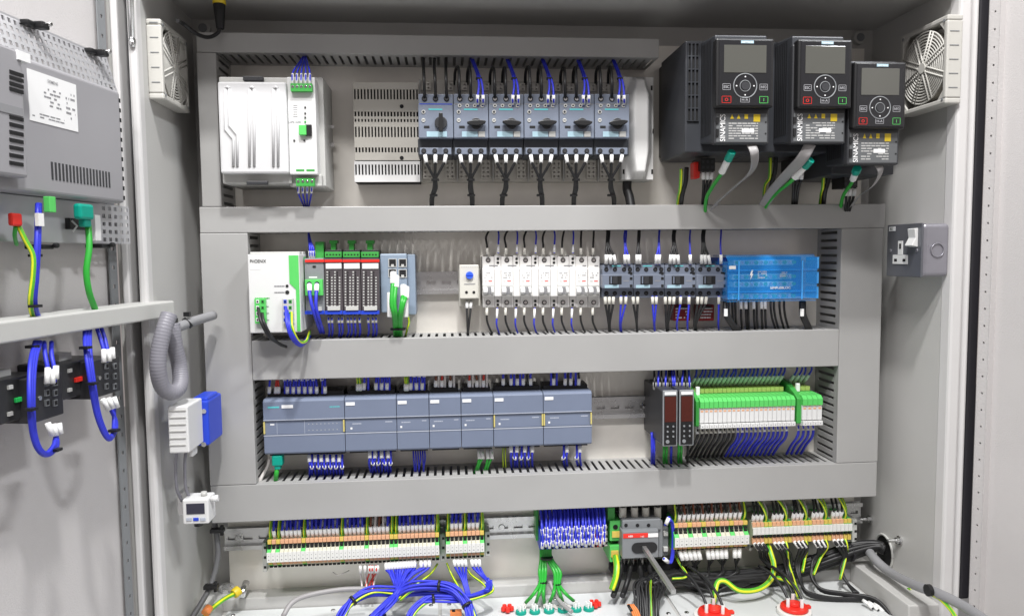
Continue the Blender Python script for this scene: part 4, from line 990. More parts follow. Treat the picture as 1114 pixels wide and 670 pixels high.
# --- slim relays
YG = mat('yellow_green', (.58, .74, .2), .45); PG = mat('pale_green', (.60, .74, .64), .45)
def relay(x, w, grp, lbl, zb0, zb1):
    H = zb1-zb0
    t = thing('slim_relay', lbl, 'relay', (x+w/2, zb0, 0), grp); e = .00035
    q = MB(); q.box(x+e, x+w-e, zb0+H*.12, zb1, 0, .060, GRNT); q.build('base', None, t)
    q = MB(); q.box(x+e, x+w-e, zb1-.002, zb1+.007, .018, .050, YG); q.cyl(x+w/2, .034, zb1+.007, zb1+.0073, .0016, None, 8, HOLE, 'b'); q.build('upper_terminal', None, t)
    q = MB(); q.box(x+e, x+w-e, zb1+.006, zb1+.013, .004, .026, PG); q.build('rear_terminal', None, t)
    q = MB(); q.prism([(.060, zb0+H*.68), (.094, zb0+H*.68), (.094, zb1-.006), (.088, zb1-.001), (.060, zb1)], x+e, x+w-e, 'a', GRNL); q.build('green_cap', None, t)
    q = MB(); q.box(x+e, x+w-e, zb0+H*.20, zb0+H*.675, .060, .092, WHITE); q.build('relay_body', None, t, .0003)
    q = MB(); q.box(x+w*.22, x+w*.8, zb0+H*.55, zb0+H*.60, .092, .0924, ORNG); q.box(x+w*.3, x+w*.7, zb0+H*.66, zb0+H*.675, .092, .0924, RED); q.build('orange_mark', None, t)
    q = MB(); q.prism([(.05, zb0), (.088, zb0), (.096, zb0+H*.04), (.096, zb0+H*.17), (.05, zb0+H*.19)], x+e, x+w-e, 'a', WHITE); q.cyl(x+w/2, zb0+H*.1, .096, .0964, .0009, None, 8, GINK); q.build('lever', None, t, .0003)
n = .094
RB0, RB1 = M.at(790, 466.8, .096)[1], M.at(790, 432.5, .094)[1]
ra, rb = M.at(761.6, 450, n)[0], M.at(865.3, 450, n)[0]; RW = (rb-ra)/21
for i in range(21): relay(ra+i*RW, RW, 'slim green and white relays in a long block', 'slim green and white relay in the long block of twenty one', RB0, RB1)
rc, rd_ = M.at(873.2, 450, n)[0], M.at(895, 450, n)[0]; RW2 = (rd_-rc)/4
for i in range(4): relay(rc+i*RW2, RW2, 'slim relays in the short block at the right', 'slim green and white relay in the short block of four', RB0, RB1)
for i, (u0, u1) in enumerate(((756.5, 761.3), (866, 872.6))):
    a0, a1 = M.at(u0, 450, .085)[0], M.at(u1, 450, .088)[0]; q = MB()
    q.prism([(.002, RB0+.01), (.07, RB0), (.088, RB0+.004), (.088, RB1-.006), (.075, RB1+.002), (.05, RB1+.012), (.002, RB1+.02)], a0, a1, 'a', GRNT)
    tag(q.build('end_plate', None, None, .0015), 'green end plate at the left of the %s relay block' % ('long' if i == 0 else 'short four piece'), 'end plate', 'green end plates of the relays')
for i in range(25):
    x = ra+(i+.5)*RW if i < 21 else rc+(i-20.5)*RW2; grp = 'wires of the slim relays'
    fa = lambda b, n: (x+jit(.0008), b, n)
    P = [(x, RB1+.010, .034), (x+.004, RB1+.026, .046), (x+.007+jit(.002), RB1+.040, .048), (x+.008+jit(.003), RB1+.066, .034)]
    STUFF.tube(P, .0017, 6, WBLU, 4); STUFF.tube([P[0], P[1]], .0030, 8, PG, 1)
    blk = i < 9
    e = -.005 if i < 21 else -.002
    P = [(x, RB0+.004, .064), (x, RB0-.0125, .072), (x+e*.4+jit(.0012), RB0-.026, .068), (x+e+jit(.0015), RB0-.042, .052), (x+e*1.4, RB0-.062, .035)]
    o = MB().tube(P, .0022, 7, WBLK if blk else WBLU).build('wire', None); tag(o, 'black wire with pale sleeve curving down from the relays' if blk else 'blue wire with pale sleeve curving down from the relays', 'wire', grp)
    MB().tube([P[0], P[1]], .0027, 8, SLEEVE if i % 5 == 0 else BEIGE, 1).build('marker_sleeve', None, o)
for i, (u, v) in enumerate(((757.5, 425), (866.5, 421))):
    tag(MB().px(u, v-4, u+4, v+5, .06, .066, SLEEVE).build('end_marker', None, None, .0008), 'white marker tab above the green plate, %s relay block' % ('long' if i == 0 else 'short'), 'marker', 'white marker tabs on the relays')

# ================================================================== ROW 4: terminals
TBD = mat('terminal_beige', (.58, .56, .44), .5); TYL = mat('terminal_yellow', (.66, .48, .10), .45); MARK = mat('marker_white', (.70, .70, .67), .5)
def bracket(u0, u1, v0, v1, n, lbl, holes=3):
    t = thing('end_bracket', lbl, 'end bracket', (*M.at((u0+u1)/2, v1, .01), 0), 'grey end brackets on the rails')
    MB().px(u0, v0, u1, v1, .0, n, LGREY).build('clamp_body', None, t, .001)
    q = MB()
    for k in range(holes):
        a, b = M.at((u0+u1)/2+.8, v0+(v1-v0)*(k+.5)/holes, n); q.box(a-.002, a+.002, b-.002, b+.002, n, n+.0005, HOLE)
    q.build('slot', None, t)
def strip(u0, u1, n_t, lv, kinds, grp, lbl, dark=()):
    """lv: picture heights at u0 of: top, hole1, hole2, white top, white bottom, orange, bottom"""
    N = .070; bz = [M.at(u0, v, N)[1] for v in lv]; x0, x1 = M.at(u0, lv[3], N)[0], M.at(u1, lv[3], N)[0]; w = (x1-x0)/n_t; e = .0003; xs_ = []
    for i in range(n_t):
        x = x0+i*w; k = kinds(i); xs_.append(x+w/2)
        t = thing('terminal_block', lbl[k], 'terminal block', (x+w/2, bz[6], 0), grp+(' (earth)' if k else ''))
        bm_, om = (GRNL if k else TBD), (TYL if k else ORNG)
        q = MB(); q.prism([(.0, bz[6]+.002), (.054, bz[6]), (.060, bz[5]), (N, bz[4]), (N, bz[3]), (.062, bz[2]+.002), (.058, bz[0]-.001), (.046, bz[0]+.004), (0, bz[0]+.002)], x+e, x+w-e, 'a', bm_); q.build('body', None, t)
        q = MB(); q.box(x+e, x+w-e, bz[0]-.0062, bz[0]+.0005, .058, .0635, om); q.build('lever', None, t, .0003)
        q = MB()
        for bb in (bz[1], bz[2]): q.box(x+w*.14, x+w*.86, bb-.0017, bb+.0017, .060, .0650, HOLE)
        q.box(x+w*.14, x+w*.86, bz[6]-.0002, bz[6]+.003, .054, .0568, HOLE); q.build('wire_entry', None, t)
        q = MB(); q.box(x+e*.6, x+w-e*.6, bz[4], bz[3], N, N+.0012, MARK); h = bz[3]-bz[4]
        q.box(x+w*.42, x+w*.6, bz[4]+h*.62, bz[4]+h*.70, N+.0012, N+.0014, GINK); q.box(x+w*.35, x+w*.65, bz[4]+h*.22, bz[4]+h*.32, N+.0012, N+.0014, HOLE if i in dark else GINK); q.build('marker_plate', None, t)
        q = MB(); q.box(x+e*2, x+w-e*2, bz[5]-.0018, bz[5]+.0018, .058, .0635, om); q.build('lower_lever', None, t)
    return xs_, bz
LBL = {0: 'beige push-in terminal with orange levers in the long lower left strip', 1: 'green and yellow earth terminal in the long lower left strip'}
peA = {0, 2, 8, 17, 23, 29, 30, 40}
xA, bA = strip(290, 478, 41, (589.5, 595.8, 598.8, 601, 611.5, 614.8, 621), lambda i: int(i in peA), 'terminals of the long lower left strip', LBL)
LBL = {0: 'beige push-in terminal with orange levers in the short strip of nine', 1: 'green and yellow earth terminal in the short strip of nine'}
xB, bB = strip(485, 527, 9, (581, 587, 590, 592, 601.5, 605.5, 611), lambda i: int(i in (0, 4, 8)), 'terminals of the short lower strip', LBL)
LBL = {0: 'beige terminal with orange levers in the strip right of the isolator', 1: 'green and yellow earth terminal in the strip right of the isolator'}
xC, bC = strip(734, 815, 16, (571.5, 578.3, 581.8, 585, 595, 598, 602.5), lambda i: int(i in (0, 3, 6, 9, 12, 15)), 'terminals right of the isolator', LBL, dark=(2, 5, 8, 11, 14))
bracket(285.5, 289.8, 590, 622, .035, 'grey end bracket at the left end of the long terminal strip'); bracket(478.6, 484.3, 580, 611, .04, 'grey end bracket between the two lower left terminal strips')
bracket(527.6, 533, 578, 605, .04, 'grey end bracket right of the short strip of nine terminals'); bracket(815.4, 818.4, 569, 599, .045, 'grey end bracket between the two right terminal strips')
# group D (flat markers)
N = .064; x0, x1 = M.at(818.8, 576, N)[0], M.at(927, 574, N)[0]; w = (x1-x0)/25; xD = []; bD = [M.at(820, v, N)[1] for v in (569, 576, 582, 585.2, 590.5, 595)]
for i in range(25):
    x = x0+i*w; k = i % 5 >= 3; xD.append(x+w/2)
    t = thing('terminal_block', 'green and yellow earth terminal in the strip at the far lower right' if k else 'beige terminal in the strip at the far lower right', 'terminal block', (x+w/2, bD[5], 0), 'far lower right terminals'+(' (earth)' if k else ''))
    e = .0003; MB().prism([(0, bD[5]), (.052, bD[5]), (.058, bD[3]), (N, bD[2]), (N, bD[1]), (.058, bD[0]), (0, bD[0])], x+e, x+w-e, 'a', GRNL if k else TBD).build('body', None, t)
    MB().box(x+e, x+w-e, bD[2]+.001, bD[1]+.0035, N, N+.0015, MARK).build('marker_plate', None, t)
    q = MB(); q.box(x+w*.2, x+w*.8, bD[2]-.004, bD[2]-.0005, .059, N+.0005, HOLE); q.build('wire_entry', None, t)
    q = MB(); q.box(x+e*2, x+w-e*2, bD[4]-.002, bD[3]-.001, .056, .0625, TYL if k else ORNG); q.box(x+e*2, x+w-e*2, bD[1]+.004, bD[0]-.0005, .058, .0625, TYL if k else ORNG); q.build('lever', None, t)
bracket(927.4, 932.5, 565, 590, .05, 'grey end bracket at the far right end of the terminal rows')
def wr(P, mt_, lbl, grp, r=.0016, sl=None, sr=.0024, sm=SLEEVE, name='wire', cat='wire', seg=7, stuff=False):
    if stuff:
        STUFF.tube(P, r, 6, mt_, 4)
        if sl:
            p0, p1 = M.w(*P[0]), M.w(*P[1]); d = (p1-p0).normalized(); STUFF.tube([p0+d*.001, p0+d*(.001+sl)], sr, 7, sm, 1, True)
        return
    o = tag(MB().tube(P, r, seg, mt_).build(name, None), lbl, cat, grp)
    if sl:
        p0, p1 = M.w(*P[0]), M.w(*P[1]); d = (p1-p0).normalized()
        MB().tube([p0+d*.001, p0+d*(.001+sl)], sr, 8, sm, 1, True).build('marker_sleeve', None, o)
    return o
def topwires(xs_, b, kinds, colf, grp, lbls):
    for i, x in enumerate(xs_):
        if kinds(i):
            wr([(x, b-.004, .052), (x+.0006, b+.012, .060), (x+.001, b+.03, .052), (x+.002, b+.075, .03)], WGY, lbls[1], grp, .0021)
            wr([(x+.003, b-.004, .044), (x+.003, b+.012, .052), (x+.002, b+.03, .046), (x+.003, b+.075, .025)], WGY, lbls[1], grp, .0016, stuff=True)
            continue
        c = colf(i); j = jit(.0012)
        wr([(x, b-.002, .053), (x+jit(.0004), b+.014, .060), (x+j, b+.034, .052), (x+j*2, b+.075, .03)], c, lbls[0], grp, .0018, .0175, .0032)
        wr([(x+.0024, b, .044), (x+.002, b+.018, .050), (x+j+.003, b+.04, .042), (x-j*2, b+.075, .02)], c, lbls[0], grp, .0018, .016 if i % 3 else .026, .0026, stuff=True)
        wr([(x-.002, b+.01, .040), (x-.001, b+.022, .044), (x-j, b+.04, .036), (x+j*2, b+.075, .015)], c, lbls[0], grp, .0018, .014, .0024, stuff=True)
topwires(xA, bA[0], lambda i: i in peA, lambda i: WWHT if 23 < i < 29 and i % 2 else (WBRN if 23 < i < 28 else WBLU), 'wires above the lower left terminals', ('blue, white or brown wire above the long lower left terminal strip', 'green and yellow wire above the long lower left terminal strip'))
topwires(xB, bB[0], lambda i: i in (0, 4, 8), lambda i: WBLU, 'wires above the strip of nine', ('blue wire with white sleeve above the short strip of nine terminals', 'green and yellow wire above the short strip of nine terminals'))
topwires(xC, bC[0], lambda i: i in (0, 15), lambda i: WBLK if i % 2 else WBRN, 'wires above the strip right of the isolator', ('black or brown wire with white sleeve above the strip right of the isolator', 'green and yellow wire above the strip right of the isolator'))
for i, x in enumerate(xD):
    k = i % 5
    if k < 3: wr([(x, bD[0]-.002, .054), (x+.0005, bD[0]+.012, .060), (x+.001+jit(.002), bD[0]+.03, .052), (x-.001, bD[0]+.07, .03)], WBLK, 'black wire with white sleeve above the far lower right terminals', 'black wires above the far right terminals', .0019, .015, .0034)
    elif k == 3: 
        wr([(x+.002, bD[0]-.002, .054), (x, bD[0]+.010, .062), (x-.008, bD[0]+.028, .064), (x-.016+jit(.003), bD[0]+.045, .05), (x-.016, bD[0]+.07, .02)], WGY, 'green and yellow wire arching above the far lower right terminals', 'earth wires above the far right terminals', .0022)
        wr([(x+.004, bD[0]-.002, .05), (x+.004, bD[0]+.014, .056), (x-.004, bD[0]+.034, .058), (x-.010, bD[0]+.07, .02)], WGY if i > 14 else WGRY, 'thin arching wire above the far lower right terminals', 'thin arching wires above the far right terminals', .0016)
# wires under group A
t = thing('wire_bundle', 'broad blue wire bundle gathering below the long terminal strip', 'wire bundle', M.P(433, 648, .11), 'blue wire bundles at the cabinet floor')
for i in range(14):
    u = 420+i*3.1 if i < 11 else 458+(i-11)*4.4; v = 611.5-i*.22
    f = (i-6.5)/6.5
    o = MB().tube([M.P(u, v, .062), M.P(u+.2+jit(.4), v+8, .068), M.P(u+(433-u)*.45+jit(1.5), 626+jit(2), .078+jit(.004)), M.P(433+f*3, 641+jit(1), .102+(i % 4)*.0035), M.P(424+f*5+jit(1), 654, .122+(i*3 % 4)*.004), M.P(407+f*6+jit(1), 672, .15+(i % 3)*.005), M.P(398+f*6, 690, .17)], .0021, 7, WBLU).build('wire', None, t)
    p0, p1 = M.w(*M.P(u, v, .062)), M.w(*M.P(u+.2, v+8, .068)); MB().tube([p0, p1], .0032, 8, SLEEVE, 1, True).build('marker_sleeve', None, o)
a, b = M.at(411, 668, .145); MB().cyl(a, .152, b-.0016, b+.0016, .0135, None, 16, BLACK, 'b').build('cable_tie', None, t)
def bundle(lbl, pts, nw, spread, mt_=WBLU, r=.002, extra=None, ties=(), grp='blue wire bundles at the cabinet floor', name='wire_bundle', cat='wire bundle', tr=1.0):
    t = thing(name, lbl, cat, M.P(*pts[len(pts)//2]), grp)
    P = [Vector(M.P(*p)) for p in pts]
    for i in range(nw):
        an = 2*PI*i/nw+.3; rr = spread*(1 if i else 0)*(.6+.6*((i*7) % 5)/4)
        off = [Vector((math.cos(an)*rr+jit(.0018), math.sin(an)*rr*.9+jit(.0018), math.sin(an*2+1)*rr*.6+jit(.001))) for _ in P]
        MB().tube([p+o_ for p, o_ in zip(P, off)], r, 7, mt_ if not (extra and i == nw-1) else extra).build('wire', None, t)
    if extra: pass
    for k in ties:
        p = P[k]; d = (P[min(k+1, len(P)-1)]-P[k-1]).normalized(); w0 = M.w(*p); dw = (M.w(*(p+d*.002))-w0)
        MB().tube([w0-dw, w0+dw], (spread+r*1.3)*tr, 12, BLACK, 1, True).build('cable_tie', None, t)
    return t
bundle('blue wire bundle curling left and down at the cabinet floor', [(436, 645, .105), (425, 644, .11), (402, 644, .115), (384, 653, .125), (374, 666, .14), (366, 685, .155)], 10, .0055, extra=WGY, ties=(3,))
bundle('blue wire bundle arching right over the cabinet floor', [(430, 650, .115), (448, 639, .115), (478, 637, .12), (496, 643, .13), (508, 658, .145), (513, 674, .16), (514, 690, .17)], 10, .006, extra=WGY, ties=(2, 4))
bundle('lower blue wire bundle running right to left beneath the arch', [(532, 632, .09), (533, 641, .10), (515, 650, .12), (495, 652, .13), (471, 651, .135), (458, 657, .14), (447, 670, .155), (441, 688, .17)], 8, .0045, extra=WGY, ties=(4,))
bundle('second blue wire bundle just behind the right arch', [(436, 648, .10), (455, 644, .105), (480, 645, .11), (505, 652, .12), (514, 665, .14), (520, 685, .16)], 7, .004)
for k, (us, e) in enumerate((((494, 498, 502, 506), (508, 648)), ((513, 517, 521), (531, 634)))):
    t = thing('wire_bundle', 'blue wires dropping from the short strip of nine terminals, %s group' % ('left' if k == 0 else 'right'), 'wire bundle', M.P(e[0], e[1], .09), 'blue wires under the short strip')
    for j, u in enumerate(us):
        o = MB().tube([M.P(u, 608, .062), M.P(u+1, 616, .066), M.P(u+(e[0]-u)*.6, 630-k*4, .075), M.P(e[0]+j*1.2, e[1], .095), M.P(e[0]+j+(2 if k == 0 else -3), e[1]+8, .115)], .002, 7, WBLU).build('wire', None, t)
        p0, p1 = M.w(*M.P(u, 608, .062)), M.w(*M.P(u+1, 616, .066)); MB().tube([p0, p1], .003, 8, SLEEVE, 1, True).build('marker_sleeve', None, o)
wire([(486, 612, .045), (492, 626, .06), (500, 640, .09), (506, 652, .11)], WGY, 'green and yellow wire falling left of the short strip wires', 'earth wires below the lower left strips', r=.0018)
wire([(505, 611, .045), (512, 624, .06), (526, 635, .085), (528, 643, .10), (512, 650, .118)], WGY, 'green and yellow wire falling between the short strip wires', 'earth wires below the lower left strips', r=.0018)
wire([(476, 613, .045), (468, 624, .06), (452, 636, .09), (436, 648, .115), (420, 664, .14)], WGY, 'green and yellow wire slanting left from the end of the long strip', 'earth wires below the lower left strips', r=.0018)
for k, (u, c, e) in enumerate(((392, WWHT, 394), (397, WWHT, 399), (402, WRED, 397), (405, WRED, 406), (409, WRED, 400), (411, WWHT, 405))):
    wr([M.P(u, 614, .062), M.P(u, 622, .064), M.P((u+e)/2, 630, .05), M.P(e, 641, .06)], c, 'white or red wire with clear sleeve hanging below the long strip', 'white and red wires below the long strip', .0016, .012, .0024)
wire([(308, 670, .14), (318, 655, .125), (336, 647, .11), (370, 641, .095), (398, 640, .09)], WGRY, 'grey cable lying across the white floor plate at the left', None, r=.004, name='cable', cat='cable')
wire([(362, 622, .04), (367, 625, .045), (372, 624, .045), (380, 620, .04)], WWHT, 'short thin white wire loop under the long strip', None, r=.0008)

# blue terminals with dense wires
x0, x1 = M.at(586, 588, .045)[0], M.at(656, 586, .045)[0]; w = (x1-x0)/18; b0, b1 = M.at(586, 595, .045)[1], M.at(586, 574, .045)[1]
for i in range(18):
    x = x0+i*w; rd2 = i >= 15
    t = thing('terminal_block', 'red terminal at the right end of the blue terminal strip' if rd2 else 'blue terminal hidden under many sleeved wires', 'terminal block', (x+w/2, b0, 0), 'red terminals' if rd2 else 'blue terminals')
    MB().prism([(0, b0), (.055, b0), (.060, b0+.006), (.060, b1-.01), (.045, b1), (0, b1)], x+.0003, x+w-.0003, 'a', RED if rd2 else BLUE).build('body', None, t)
    MB().box(x+w*.2, x+w*.8, b0+.002, b0+.006, .0602, .0608, HOLE).build('wire_entry', None, t); MB().box(x+.0006, x+w-.0006, b0+.008, b0+.012, .060, .0615, RED if rd2 else BLUE).build('lever', None, t)
    for k in range(3):
        j = jit(.0016); vb = b0+.006+(.011 if k == 1 else (.022 if k == 2 else 0))+.003*(i % 2)
        wr([(x+w/2+k*.0006, vb, .066+k*.001), (x+w/2+j*.5, vb+.014, .070), (x+w/2+j+k*.0008, vb+.035, .060-k*.004), (x+j*2, vb+.07, .03)], WBLU, 'blue wire with white sleeve above the blue terminal strip', 'wires above the blue terminal strip', .0019, .0115 if (k != 1 or i % 3) else None, .0027, stuff=(k == 2))
tag(MB().px(583, 553, 586, 588, .0, .035, GRNT).build('end_plate', None, None, .001), 'dark green end plate left of the blue terminal strip', 'end plate')
bracket(656.4, 661, 572, 594, .05, 'pale end bracket between the red terminals and earth terminal')
ends = [(572, 655), (583, 655), (592, 655), (598, 655), (612, 653), (624, 653)]; con = [(566.5, 668), (581.5, 667.5), (597, 667), (612, 666.5), (626.5, 666), (640, 665.5)]
t = thing('cable_bundle', 'tied bunch of green cables dropping from the blue terminal strip', 'cable bundle', M.P(596, 640, .08))
for i in range(6):
    s_ = 588.5+i*2.1; grp_ = (590, 633) if i < 3 else (606, 635)
    o = MB().tube([M.P(s_, 590, .03), M.P(s_+.2, 606, .036), M.P(grp_[0]-3+(i % 3)*3.2, 622, .05), M.P(grp_[0]-2.4+(i % 3)*2.4, grp_[1], .07), M.P((grp_[0]+ends[i][0])/2, 645, .09), M.P(*ends[i], .08)], .0029, 8, WGRN).build('cable_jacket', None, t)
    for z in range(3): MB().tube([M.P(*ends[i], .08), M.P((ends[i][0]+con[i][0])/2+(z-1)*2.5, 660, .085), M.P(con[i][0]+(z-1)*2.2, con[i][1]-3, .09)], .0013, 6, WWHT).build('core_wire', None, o)
q = MB(); 
for (u, v, n_, r_) in ((594.5, 606, .037, .011), (590.5, 633, .07, .0075), (606, 635, .07, .0075)):
    a, b = M.at(u, v, n_); q.cyl(a, n_, b-.0015, b+.0015, r_, None, 14, BLACK, 'b')
q.build('cable_tie', None, t)
wire([(598, 632, .065), (602, 642, .075), (610, 655, .095), (622, 665, .12)], WGRY, 'grey cable among the green ones near the teal sockets', None, r=.0035, name='cable', cat='cable')
for i, (u, v) in enumerate(con):
    p = M.P(u, v, .09); zc = max(p[1], ZF+.008)
    t = thing('round_socket', 'teal round socket on the white floor plate below the green cables, %s' % (['leftmost', 'second', 'third', 'fourth', 'fifth', 'rightmost'][i]), 'socket', (p[0], ZF, .09), 'teal round sockets')
    MB().cyl(p[0], .094, ZF+.003, zc, .009, .0085, 16, TEAL, 'b').build('socket_body', None, t, .0008)
    q = MB()
    for z in range(4): q.cyl(p[0]+.004*math.cos(z*PI/2+.4), .094+.004*math.sin(z*PI/2+.4), zc-.001, zc+.008, .0016, None, 8, SLEEVE, 'b')
    q.build('solder_sleeve', None, t)
for i, (u, v) in enumerate(((552, 664), (647, 662))):
    p = M.P(u, v, .085); t = thing('protective_cap', 'small red flower shaped cap on the floor plate, %s of the teal sockets' % ('left' if i == 0 else 'right'), 'cap', (p[0], ZF, .085), 'red caps beside the teal sockets')
    zc = max(p[1], ZF+.01)
    q = MB()
    for z in range(5): q.cyl(p[0]+.007*math.cos(z*2*PI/5+.3), .085+.007*math.sin(z*2*PI/5+.3), zc-.004, zc+.002, .0042, .0036, 10, RED, 'b')
    q.cyl(p[0], .085, ZF+.003, zc, .004, None, 10, RED, 'b'); q.build('cap_body', None, t, .0006)

# earth terminal
t = thing('earth_terminal', 'large green and yellow earth terminal left of the isolator switch', 'earth terminal', (*M.at(669, 611, .03), 0))
q = MB(); q.px(663.5, 566, 675, 588, .0, .055, GRNL); q.px(664.5, 588, 674, 594, 0, .045, GRNT); q.px(663.5, 593, 675, 611, 0, .055, GRNL); q.build('body', None, t, .001)
q = MB(); q.px(666, 578, 675.4, 584.5, .055, .058, TYL); q.px(665, 599, 673, 606, .055, .058, TYL); q.build('lever', None, t, .0004)
q = MB(); a, b = M.at(669.5, 573, .055); q.cyl(a, b, .055, .0556, .0042, None, 14, HOLE); q.px(666, 589, 673, 592, .045, .046, HOLE); q.build('wire_entry', None, t)
wire([(669.5, 605, .058), (671, 615, .075), (670, 627, .085), (665.5, 641, .09)], WGY, 'thick green and yellow cable dropping from the large earth terminal', None, r=.0052, name='cable', cat='cable', seg=10)
MB_ = MB(); MB_.px(661, 552, 669, 566, .01, .05, GRNT); tag(MB_.build('cable_clip', None, None, .001), 'dark green clip above the large earth terminal', 'clip')

# isolator
t = thing('isolator_switch', 'grey isolator switch with red stripe and long steel shaft', 'isolator switch', (*M.at(699, 608, .03), 0)); n = .078
ISO = mat('isolator_grey', (.20, .21, .22), .45)
q = MB(); q.px(677, 565, 719, 577, .0, n-.010, ISO); q.px(677, 577, 716.5, 607, .0, n, ISO); q.px(716.5, 566, 721, 606, 0, n-.014, ISO); q.build('housing', None, t, .0015)
q = MB(); q.px(678, 580, 705, 584.8, n, n+.001, RED); st = q.build('red_stripe', None, t, .0003)
a, b = M.at(683, 583.8, n); text('ABB', a, b, n+.001, .0032, WINK, st); a, b = M.at(697, 583.8, n); text('I 63', a, b, n+.001, .0026, WINK, st)
q = MB(); q.px(705.2, 580, 716, 584, n, n+.001, WINK); q.build('name_label', None, t)
q = MB(); a0, a1, b0, b1 = M.rect(687, 589.5, 715, 601, n); r_ = (b1-b0)/2; bc = (b0+b1)/2
poly = [(a1-r_+r_*math.cos(x), bc+r_*math.sin(x)) for x in [(-PI/2+PI*k/8) for k in range(9)]]+[(a0+r_+r_*math.cos(x), bc+r_*math.sin(x)) for x in [(PI/2+PI*k/8) for k in range(9)]]
q.prism(poly, n, n+.0015, 'n', BLACK); q.build('shaft_recess', None, t, .0004)
q = MB()
for u in (681, 693.5, 705.5): a, b = M.at(u, 571, n-.010); MB().cyl(a, b, n-.010, n-.0094, .0030, None, 12, HOLE).build('screw_hole', None, t)
a, b = M.at(700.5, 595.5, n); q = MB(); q.box(a-.0035, a+.0035, b-.0035, b+.0035, n, .24, mat('shaft_steel', (.5, .5, .49), .35, metal=.8)); q.build('shaft', None, t, .0006)
for i, u in enumerate((677.5, 690.2, 702.3, 715.4)):
    q = MB(); a, b1 = M.at(u, 551, .05); b = M.at(u, 562.5, .05)[1]; q.cyl(a, .05, b, b1, .0062, .0062, 14, BEIGE, 'b', True); q.build('insulated_lug', None, t, .0006)
    wire([(u, 566, .05), (u, 552, .05), (u+1, 543, .045), (u+2, 530, .03)], WBLK, 'thick black cable entering the top of the isolator switch', 'thick cables above the isolator', r=.0045, name='cable', cat='cable')
q = MB(); q.px(662, 546, 726, 566, .0, .02, BLACK); tag(q.build('terminal_shroud', None, None, .001), 'black shroud behind the lugs of the isolator switch', 'shroud')
for i, (u, e) in enumerate(((677, 671), (687, 681), (697, 700), (707, 712))):
    wire([(u, 605, .045), (u-1, 616, .06), (u+(e-u)*.6, 629, .065), (e-1, 640, .075), (e-4+8*(i > 1), 648, .09)], WBLK, 'thick black cable with grey lug below the isolator switch', 'thick cables below the isolator', r=.0046, name='cable', cat='cable', sleeve=[0], sl_len=.012, sl_r=.0052, sl_mat=LGREY, seg=9)
tag(MB().px(664, 612, 745, 622, .012, .03, RUBBER).build('cable_clamp', None, None, .004), 'black clamp bar behind the cables under the isolator', 'clamp')
# blue wires by isolator
for k in range(5):
    wire([(724-k*.3, 571, .07), (728+k*.6, 562+k, .068), (731.5+k*.5, 578, .06), (731+k*.5, 600, .06), (728+k*.5, 612, .064), (722, 607, .07)], WBLU, 'blue wire bowing round the right side of the isolator switch', 'blue wires beside the isolator', r=.0017, sleeve=[0, 1] if k == 0 else None, sl_len=.012, sl_r=.0034)
q = MB(); q.px(720.5, 573, 727, 604, .02, .052, MGREY); q.px(722, 578, 727, 583, .052, .058, LGREY); q.px(722, 595, 727, 600, .052, .058, LGREY); tag(q.build('auxiliary_switch', None, None, .001), 'grey auxiliary switch block beside the isolator', 'auxiliary switch')
# black thin wires cluster
t = thing('wire_bundle', 'loose bundle of thin black wires falling below the isolator switch', 'wire bundle', M.P(702, 660, .12))
for i in range(15):
    u = 690+i*2.3; e = 691+i*1.9+jit(1)
    MB().tube([M.P(735+jit(9), 622+jit(3), .05), M.P(716+jit(6), 626+jit(3), .07), M.P(u+jit(3), 636+jit(3), .09), M.P(e, 652, .115), M.P(e+jit(1.5), 672, .135), M.P(e+jit(2), 690, .15)], .0019, 7, WBLK if i != 9 else WGY).build('wire', None, t)
for k in range(4): wire([(683+k*2, 657, .12), (688+k*2.2, 666, .132), (692+k*2, 680, .15)], COPPER, 'short orange wire near the loose black bundle', 'orange wires on the floor', r=.0017, sleeve=[0] if k == 0 else None, sl_mat=BLACK)
# under group C
for i, x in enumerate(xC):
    if i == 0: continue
    c = xC[(i//3)*3+1 if (i//3)*3+1 < 16 else 14]
    bb = bC[6]; s_ = (2-i//3)*.006
    e = M.P(752+i*2.2, 634, .07)
    if i % 3 != 0 or i in (3, 9): wr([(x, bb+.002, .058), (x+.0045-.0005*i, bb-.013, .064), (c+.004, bb-.030, .055), (c+.004+jit(.003), bb-.044, .055), (e[0], e[1], .06)], WBLK, 'black wire with white sleeve below the strip right of the isolator', 'black wires below the strip right of the isolator', .0021, .0165, .0040)
wire([(735, 603, .04), (739, 612, .055), (747, 624, .065), (744, 628, .07), (731, 629, .072)], WGY, 'green and yellow wire bending left under the strip right of the isolator', None, r=.0022)
# long black harness along the floor into the side hole
t = thing('cable_harness', 'thick harness of black cables running right into the side wall hole', 'cable harness', M.P(850, 628, .04))
for i in range(16):
    o = Vector((0, jit(.013), jit(.009)))
    pts = [(700+jit(10), 640+jit(6), .085), (735, 629+jit(4), .06), (765, 634+jit(3), .055), (800, 631+jit(2), .05), (845, 625, .045), (885, 614, .045), (925, 600, .05), (952, 594, .06), (962, 597, .07)]
    MB().tube([tuple(Vector(M.P(*p))+(o if 1 < k < 7 else o*.5)) for k, p in enumerate(pts)], .0044 if i % 3 else .0056, 7, WBLK).build('cable_jacket', None, t)
q = MB(); 
for u, v in ((800, 631), (884, 614), (925, 600)):
    a, b = M.at(u, v, .048); q.cyl(.047, b, a-.002, a+.002, .0165, None, 14, RUBBER, 'a')
q.build('cable_tie', None, t)
for i in range(5):
    wire([(742+i*4, 616, .04), (748+i*2, 630+i, .06), (765+i*3, 641+i, .075), (790, 642-i, .075), (815, 634, .06)], WBLK, 'black wire looping on the floor behind the left red gland', 'black wires behind the red glands', r=.0026)
